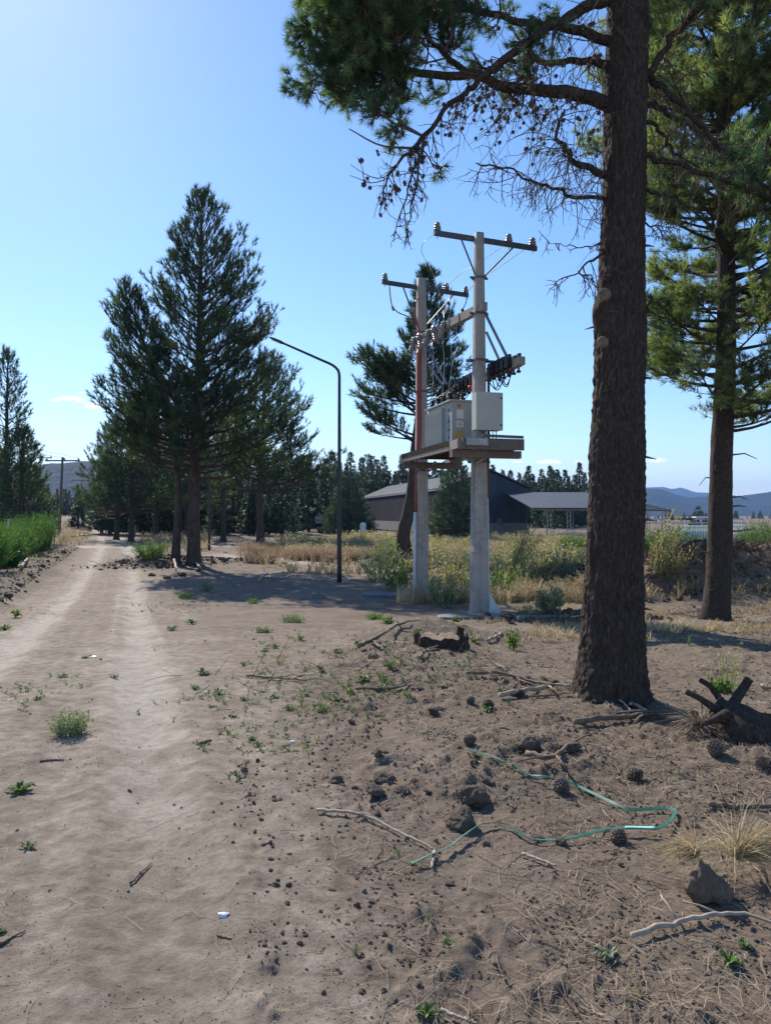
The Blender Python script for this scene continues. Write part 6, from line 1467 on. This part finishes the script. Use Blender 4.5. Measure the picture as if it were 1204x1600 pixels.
# pine cones on the ground
GC = [cone_mesh(.115, .047, 9, 10, 50 + s, .8) for s in range(3)]
for (px, py, w, lab) in [(734, 1165, 26, 'dark open pine cone standing on the slope above the large clods'), (876, 1240, 34, 'dark pine cone at the upper end of the long green strap'), (991, 1219, 34, 'grey pine cone lying alone right of the strap end'), (965, 1315, 34, 'pale grey pine cone touching the green strap'),
                         (1118, 1182, 36, 'pine cone lying in the shade of the root stump'), (1193, 1203, 34, 'pine cone at the right edge below the root stump'), (676, 1117, 22, 'brownish pine cone high on the slope'), (762, 1108, 22, 'left one of the paired small pine cones above the slope'), (735, 1102, 18, 'pale half buried pine cone next to the paired cones'), (812, 1088, 20, 'small round pine cone under the stick pile')]:
    p = G(px, py); s = .80 * w / F * p[1] / .115; o = bpy.data.objects.new('pine_cone', GC[int(px) % 3]); COL.objects.link(o); o.location = p + (0, 0, .035 * s); o.scale = (s, s, s); o.rotation_euler = (1.25 + rng.uniform(-.3, .3), rng.uniform(-.3, .3), rng.uniform(0, 6.28)); tag(o, lab, 'pine cone', 'pine cones on the soil')

# sawn stump
x, y, z = hit(685, 1012); rt = empty('tree_stump', (x, y, z), 'low sawn tree stump with a splintered edge on the dug soil', 'stump')
th = np.linspace(0, 2 * PI, 41)[:-1]; k = 12; hs = np.linspace(-.12, .15, k); rr = .30 + .05 * np.sin(th * 3 + 1) + .03 * np.sin(th * 7)
v = np.array([[r_ * (1 + .25 * math.exp(-(h + .12) / .08)) * math.cos(a) * (1 + .02 * rng.normal()), r_ * math.sin(a) * (1 + .02 * rng.normal()), h if j < k - 1 else h + .02 * rng.normal() + .02 * math.sin(a * 2)] for j, h in enumerate(hs) for a, r_ in zip(th, rr)])
n = 40; q = [(i * n + j, i * n + (j + 1) % n, (i + 1) * n + (j + 1) % n, (i + 1) * n + j) for i in range(k - 1) for j in range(n)]
mb = MB(); mb.add(v, quads=q, tint=.5); mb.build('bark', M['bark'], rt); mb = MB(); tv = v[-n:] * np.array([.97, .97, 1]); mb.add(np.vstack([tv, [[0, 0, .145]]]), tris=[(i, (i + 1) % n, n) for i in range(n)]); mb.build('cut_face', M['stick'], rt)
mb = MB(); box(mb, (.26, -.02, .17), (.09, .16, .20), np.array([[.95, 0, .3], [0, 1, 0], [-.3, 0, .95]])); v0 = mb.v[0]; v0[:, 0] *= np.where(v0[:, 2] > .17, .93, 1.05); mb.build('splinter', M['bark'], rt, smooth=False)
# upturned root stump
pc = G(1150, 1150); ro = empty('root_stump', pc, 'dark upturned root stump with cut roots pointing up and out at the right', 'stump')
Yr = pc[1]
def rr_tube(nm, pts, rs):
    P = smoothpts([at(*q) for q in pts], 16) - pc; mb = MB(); tube(mb, P, np.interp(np.linspace(0, 1, 16), np.linspace(0, 1, len(rs)), rs), 12, noise=bark_noise(int(pts[0][0]), .12, 22, 22)); mb.build(nm, M['bark'], ro)
rr_tube('root_body', [(1120, 1105, Yr + .1), (1140, 1125, Yr), (1165, 1150, Yr - .1), (1190, 1172, Yr - .1), (1230, 1195, Yr)], [.08, .16, .20, .20, .14])
rr_tube('root', [(1130, 1112, Yr), (1112, 1104, Yr - .02), (1090, 1090, Yr), (1071, 1080, Yr + .05)], [.05, .028, .022, .021])
rr_tube('root', [(1134, 1108, Yr + .1), (1122, 1090, Yr + .12), (1108, 1072, Yr + .15), (1092, 1062, Yr + .2)], [.045, .024, .020, .018])
rr_tube('root', [(1142, 1108, Yr + .1), (1150, 1090, Yr + .15), (1162, 1072, Yr + .2), (1170, 1060, Yr + .2)], [.05, .034, .033, .031])
rr_tube('root', [(1150, 1112, Yr), (1170, 1116, Yr), (1204, 1120, Yr + .1), (1240, 1124, Yr + .2)], [.05, .026, .023, .02])
rr_tube('root', [(1135, 1118, Yr - .1), (1115, 1124, Yr - .15), (1095, 1132, Yr - .2)], [.05, .025, .015])
rr_tube('root', [(1160, 1140, Yr - .15), (1158, 1165, Yr - .25), (1170, 1185, Yr - .3)], [.07, .05, .03])
# fan of dry needles and straw clump with soil wedge
def straw(px, py, n, Lr, w, label, dirf, mat='litter', name='needle_bunch', cat='needles', dz=.05):
    p = G(px, py, dz); mb = MB(); V = []; Q = []
    for i in range(n):
        d = dirf(); d = d / np.linalg.norm(d); l = rng.uniform(*Lr); s = np.cross(d, rng.normal(size=3)); s /= np.linalg.norm(s); o = rng.normal(0, .012, 3); m = o + d * l * .5; e = o + d * l + np.array([0, 0, -l * l * rng.uniform(.5, 1.6)])
        gz_ = Z(p[0] + e[0], p[1] + e[1]) - p[2] + .006; e[2] = max(e[2], gz_); k = len(V) * 6
        V.append([o - s * w / 2, o + s * w / 2, m + s * w / 2, m - s * w / 2, e + s * w * .3, e - s * w * .3]); Q += [(k, k + 1, k + 2, k + 3), (k + 3, k + 2, k + 4, k + 5)]
    mb.add(np.array(V).reshape(-1, 3), quads=Q, tint=np.repeat(np.clip(rng.normal(.6, .25, n), 0, 1), 6)); return mb.build(name, M[mat], None, loc=p, smooth=False, label=label, cat=cat)
straw(1090, 1150, 260, (.12, .30), .004, 'fan of dry brown pine needles beside the root stump', lambda: rng.normal(0, .8, 3) * np.array([1.2, .8, .5]) + (-.2, -.3, .25), dz=.07)
straw(1150, 1372, 420, (.15, .42), .003, 'straw coloured dry grass clump behind the pointed soil wedge', lambda: rng.normal(0, .5, 3) * np.array([1.2, .7, .4]) + (.6, 0, .3), 'drygrass', 'dry_clump', 'grass clump', .10)
straw(1085, 1365, 170, (.12, .25), .003, 'small dry grass fringe left of the pointed soil wedge', lambda: rng.normal(0, .4, 3) * np.array([1, .6, .4]) + (-.5, -.2, .35), 'drygrass', 'dry_clump', 'grass clump', .08)
p = G(1112, 1402); mb = MB(); v, f = ICO[4]; s_ = F / p[1]
q = v.copy(); t_ = np.clip((q[:, 2] + 1) / 2, 0, 1); q[:, 0] = q[:, 0] * (1.05 - .95 * t_) * 54 / s_ - 26 / s_ * t_; q[:, 1] = q[:, 1] * (1.0 - .85 * t_) * 34 / s_ - 16 / s_ * t_; q[:, 2] = t_ ** 1.0 * 78 / s_ - .02
q += ((np.abs(fbm3(q, 14, 4, 7) - .5) - .12) * .10 + (fbm3(q, 50, 3, 8) - .5) * .02)[:, None] * v * np.array([1, 1, .5]); mb.add(q, tris=f); mb.build('soil_wedge', M['clod'], None, loc=p, label='pointed wedge of dark soil standing up at the lower right', cat='soil wedge')
# pale scraps
for (px, py, w, lab) in [(350, 1430, 18, 'pale dry leaf lying alone on the road'), (457, 1161, 9, 'small white chip beside the tyre lug print'), (478, 1086, 8, 'small white chip above the tyre lug print'), (148, 1027, 8, 'small white scrap on the far road bend')]:
    p = G(px, py, .006); s = w / F * p[1]; mb = MB(); a = np.linspace(0, 2 * PI, 15)[:-1]; top = np.stack([.5 * s * np.cos(a) * (1 + .1 * np.sin(3 * a)), .32 * s * np.sin(a), .008 * np.cos(2 * a)], 1); top = np.vstack([top, [[0, 0, .012]]]); bot = top - (0, 0, .002)
    mb.add(np.vstack([top, bot]), tris=[(i, (i + 1) % 14, 14) for i in range(14)] + [(15 + (i + 1) % 14, 15 + i, 29) for i in range(14)]); mb.build('scrap', M['label_white'], None, loc=p, label=lab, cat='scrap')

# small weeds, each its own
def rosette(seed, n=16, L_=.06, w=.014, up=.5, grassy=False):
    rg = np.random.default_rng(seed); mb = MB()
    for i in range(n):
        a = i * 2.4 + rg.uniform(-.3, .3); t = rg.uniform(.15, 1.0); el = up * (1.3 - t) + .15; l = L_ * rg.uniform(.5, 1.1); d = np.array([math.cos(a) * math.cos(el), math.sin(a) * math.cos(el), math.sin(el)]); s = np.array([-math.sin(a), math.cos(a), 0]); ww = w * (.35 if grassy else 1) * rg.uniform(.7, 1.2)
        pts = [np.zeros(3), d * l * .35, d * l * .7 + (0, 0, -.05 * l), d * l + (0, 0, -.3 * l)]; hw = [ww * .2, ww * .8, ww, ww * .1]; v = []
        for p_, h_ in zip(pts, hw): v += [p_ - s * h_ / 2 + (0, 0, h_ * .25), p_, p_ + s * h_ / 2 + (0, 0, h_ * .25)]
        q = []
        for k in range(3): q += [(k * 3, k * 3 + 1, k * 3 + 4, k * 3 + 3), (k * 3 + 1, k * 3 + 2, k * 3 + 5, k * 3 + 4)]
        mb.add(v, quads=q, tint=float(np.clip(rg.normal(.5, .22), 0, 1)))
    return mb
RW = {'green': [rosette(s, 20, .06, .016, .8).mesh('small_weed', M['weed'], False) for s in range(4)], 'grass': [rosette(10 + s, 26, .07, .012, 1.2, True).mesh('small_weed', M['weed'], False) for s in range(3)],
      'grey': [rosette(20 + s, 18, .06, .018, .5).mesh('small_weed', M['greyweed'], False) for s in range(3)], 'yellow': [rosette(30 + s, 18, .05, .014, .6).mesh('small_weed', M['yellowweed'], False) for s in range(3)]}
for (px, py, w, kd) in [(34, 1236, 44, 'green'), (45, 1324, 34, 'grey'), (135, 1028, 16, 'green'), (98, 1058, 22, 'grey'), (60, 1093, 22, 'green'), (318, 1054, 30, 'grey'), (342, 1084, 26, 'green'), (305, 1077, 20, 'grey'), (380, 1094, 18, 'green'), (415, 1018, 20, 'green'), (430, 1013, 18, 'green'),
                        (395, 1154, 16, 'green'), (403, 1164, 18, 'green'), (478, 1088, 16, 'green'), (386, 1190, 14, 'yellow'), (462, 1174, 14, 'yellow'), (545, 1084, 28, 'green'), (568, 1066, 26, 'green'), (595, 1078, 26, 'green'), (522, 1098, 22, 'green'), (555, 1492, 28, 'grass'), (668, 1442, 24, 'grass'),
                        (700, 1486, 32, 'green'), (665, 1588, 42, 'green'), (997, 1563, 42, 'yellow'), (1138, 1512, 44, 'green'), (948, 1498, 46, 'grey'), (1160, 1482, 30, 'green'), (1158, 1310, 24, 'green'), (795, 1102, 22, 'grass'), (785, 1082, 26, 'yellow'), (742, 1184, 26, 'yellow'), (800, 1212, 18, 'grass'), (1024, 1306, 22, 'yellow'),
                        (645, 1352, 20, 'green'), (622, 1338, 22, 'grass'), (635, 1372, 20, 'yellow'), (4, 1456, 22, 'green'), (760, 1112, 22, 'green'), (642, 1098, 20, 'grass'), (590, 1118, 16, 'grass'), (528, 1020, 20, 'green'), (560, 1008, 22, 'green'), (740, 1005, 22, 'green'), (850, 1062, 20, 'green'), (690, 1075, 24, 'yellow'), (770, 1160, 16, 'grass'),
                        (975, 1165, 20, 'yellow'), (545, 1365, 16, 'grey'), (535, 1310, 16, 'yellow'), (965, 1330, 14, 'grey'), (825, 1515, 22, 'grass'), (1060, 1215, 18, 'grass'), (610, 1048, 24, 'green'), (500, 1050, 18, 'green'), (450, 1110, 16, 'green'), (430, 1090, 18, 'green'), (365, 1120, 16, 'grey'), (180, 1060, 16, 'grey'),
                        (25, 965, 26, 'green'), (8, 985, 24, 'green'), (5, 940, 24, 'green'), (270, 985, 22, 'grey'), (300, 975, 20, 'green'), (470, 1000, 18, 'green'), (380, 1040, 16, 'green'), (655, 992, 26, 'green'), (330, 1105, 14, 'grey'), (1040, 1000, 26, 'grass'), (1075, 1010, 24, 'grass')]:
    p = G(px, py); s = .82 * w / F * p[1] / .085; o = bpy.data.objects.new('small_weed', RW[kd][int(px + py) % 3]); COL.objects.link(o); o.location = p - (0, 0, .003); o.scale = (s * rng.uniform(.8, 1.3), s * rng.uniform(.8, 1.2), s * rng.uniform(.8, 1.6)); o.rotation_euler = (rng.uniform(-.15, .15), rng.uniform(-.15, .15), rng.uniform(0, 6.28))
    tag(o, unique({'green': 'small bright green leafy weed', 'grass': 'small green grass tuft', 'grey': 'small grey green weed', 'yellow': 'small yellowish weed'}[kd], px, py), 'weed', 'small weeds on the bare soil')
def sprouts(n):
    C_ = [hit(*q)[:2] for q in [(420, 1050), (470, 1090), (560, 1075), (600, 1070), (400, 1160), (350, 1090), (520, 1100), (640, 1020), (330, 940), (260, 950), (60, 1080), (700, 1060), (450, 1010), (20, 960)]]
    k = rng.integers(0, len(C_), n); c = np.array(C_)[k]; return c[:, 0] + rng.normal(0, .035, n) * c[:, 1], c[:, 1] + rng.normal(0, .07, n) * c[:, 1]
x, y = sprouts(520); mb = MB(); SP = [leafy_tpl(4, .05, .010, 240 + k, 1.2) for k in range(4)]
scatter(mb, SP, np.stack([x, y, gfz(x, y) - .003], 1), rots_to(np.stack([rng.normal(0, .2, 520), rng.normal(0, .2, 520), np.ones(520)], 1), rng.uniform(0, 6.28, 520)), rng.uniform(.5, 1.6, 520), rng.uniform(0, .8, 520)); mb.build('weed_sprouts', M['weed'], smooth=False, label='tiny weed sprouts in loose patches on the soil', kind='stuff')
# dead brush on the heaps
def brush(mx, my, sx, sy, n, label, L_=(.25, .9), r=.008, mat='brush'):
    mb = MB(); z0 = Z(mx, my)
    for i in range(n):
        x, y = rng.normal(mx, sx), rng.normal(my, sy); z = float(zg(x, y)); a = rng.uniform(0, 6.28); el = rng.normal(.2, .35); l = rng.uniform(*L_); d = np.array([math.cos(a) * math.cos(el), math.sin(a) * math.cos(el), math.sin(el)])
        p0 = np.array([x, y, z + rng.uniform(0, .12)]) - (mx, my, z0); tube(mb, [p0, p0 + d * l * .5 + rng.normal(0, .06 * l, 3), p0 + d * l + rng.normal(0, .1 * l, 3)], [r, r * .7, r * .3], 3, cap=False, tint=float(np.clip(rng.normal(.45, .25), 0, 1)))
    return mb.build('brush_pile', M[mat], None, loc=(mx, my, z0), smooth=False, label=label, kind='stuff')
brush(8.9, 19.3, 1.5, .9, 620, 'reddish dead brush over the soil heap behind the right pine'); brush(11.5, 20.3, 1.5, 1.0, 520, 'reddish dead brush heap at the right edge'); brush(6.9, 18.9, 1.1, .7, 420, 'dark shaded brush between the big trunk and the right pine')
brush(5.6, 22.7, 1.2, .8, 300, 'dark brush and rubble heap right of the nearer concrete pole'); brush(-9.7, 31.0, .9, .7, 260, 'roots and bark heap at the foot of the roadside trunks', (.2, .6)); brush(.3, 31.3, 1.0, .6, 160, 'thin brush on the low soil heap behind the lamp post')
x, y, z = hit(1100, 962); brush(x, y - .3, .35, .3, 120, 'dead twigs round the foot of the right pine', (.15, .4), .006)
x, y, z = hit(545, 1060); brush(x, y, .7, .5, 90, 'thin dead twigs strewn on the slope left of the sawn stump', (.12, .4), .004)
x, y, z = hit(130, 826); brush(x + 1, y, 2.2, 2, 160, 'brown dead brush on the left of the far road', (.6, 1.6), .02)
# rubble scraps beside the heap
for (px, py, w, lab) in [(860, 925, 16, 'dark lump of earth on the rubble heap left of the big trunk'), (1018, 905, 22, 'dark shaded lump behind the big trunk')]:
    clod(px, py, w, CLB[1], lab, .5)
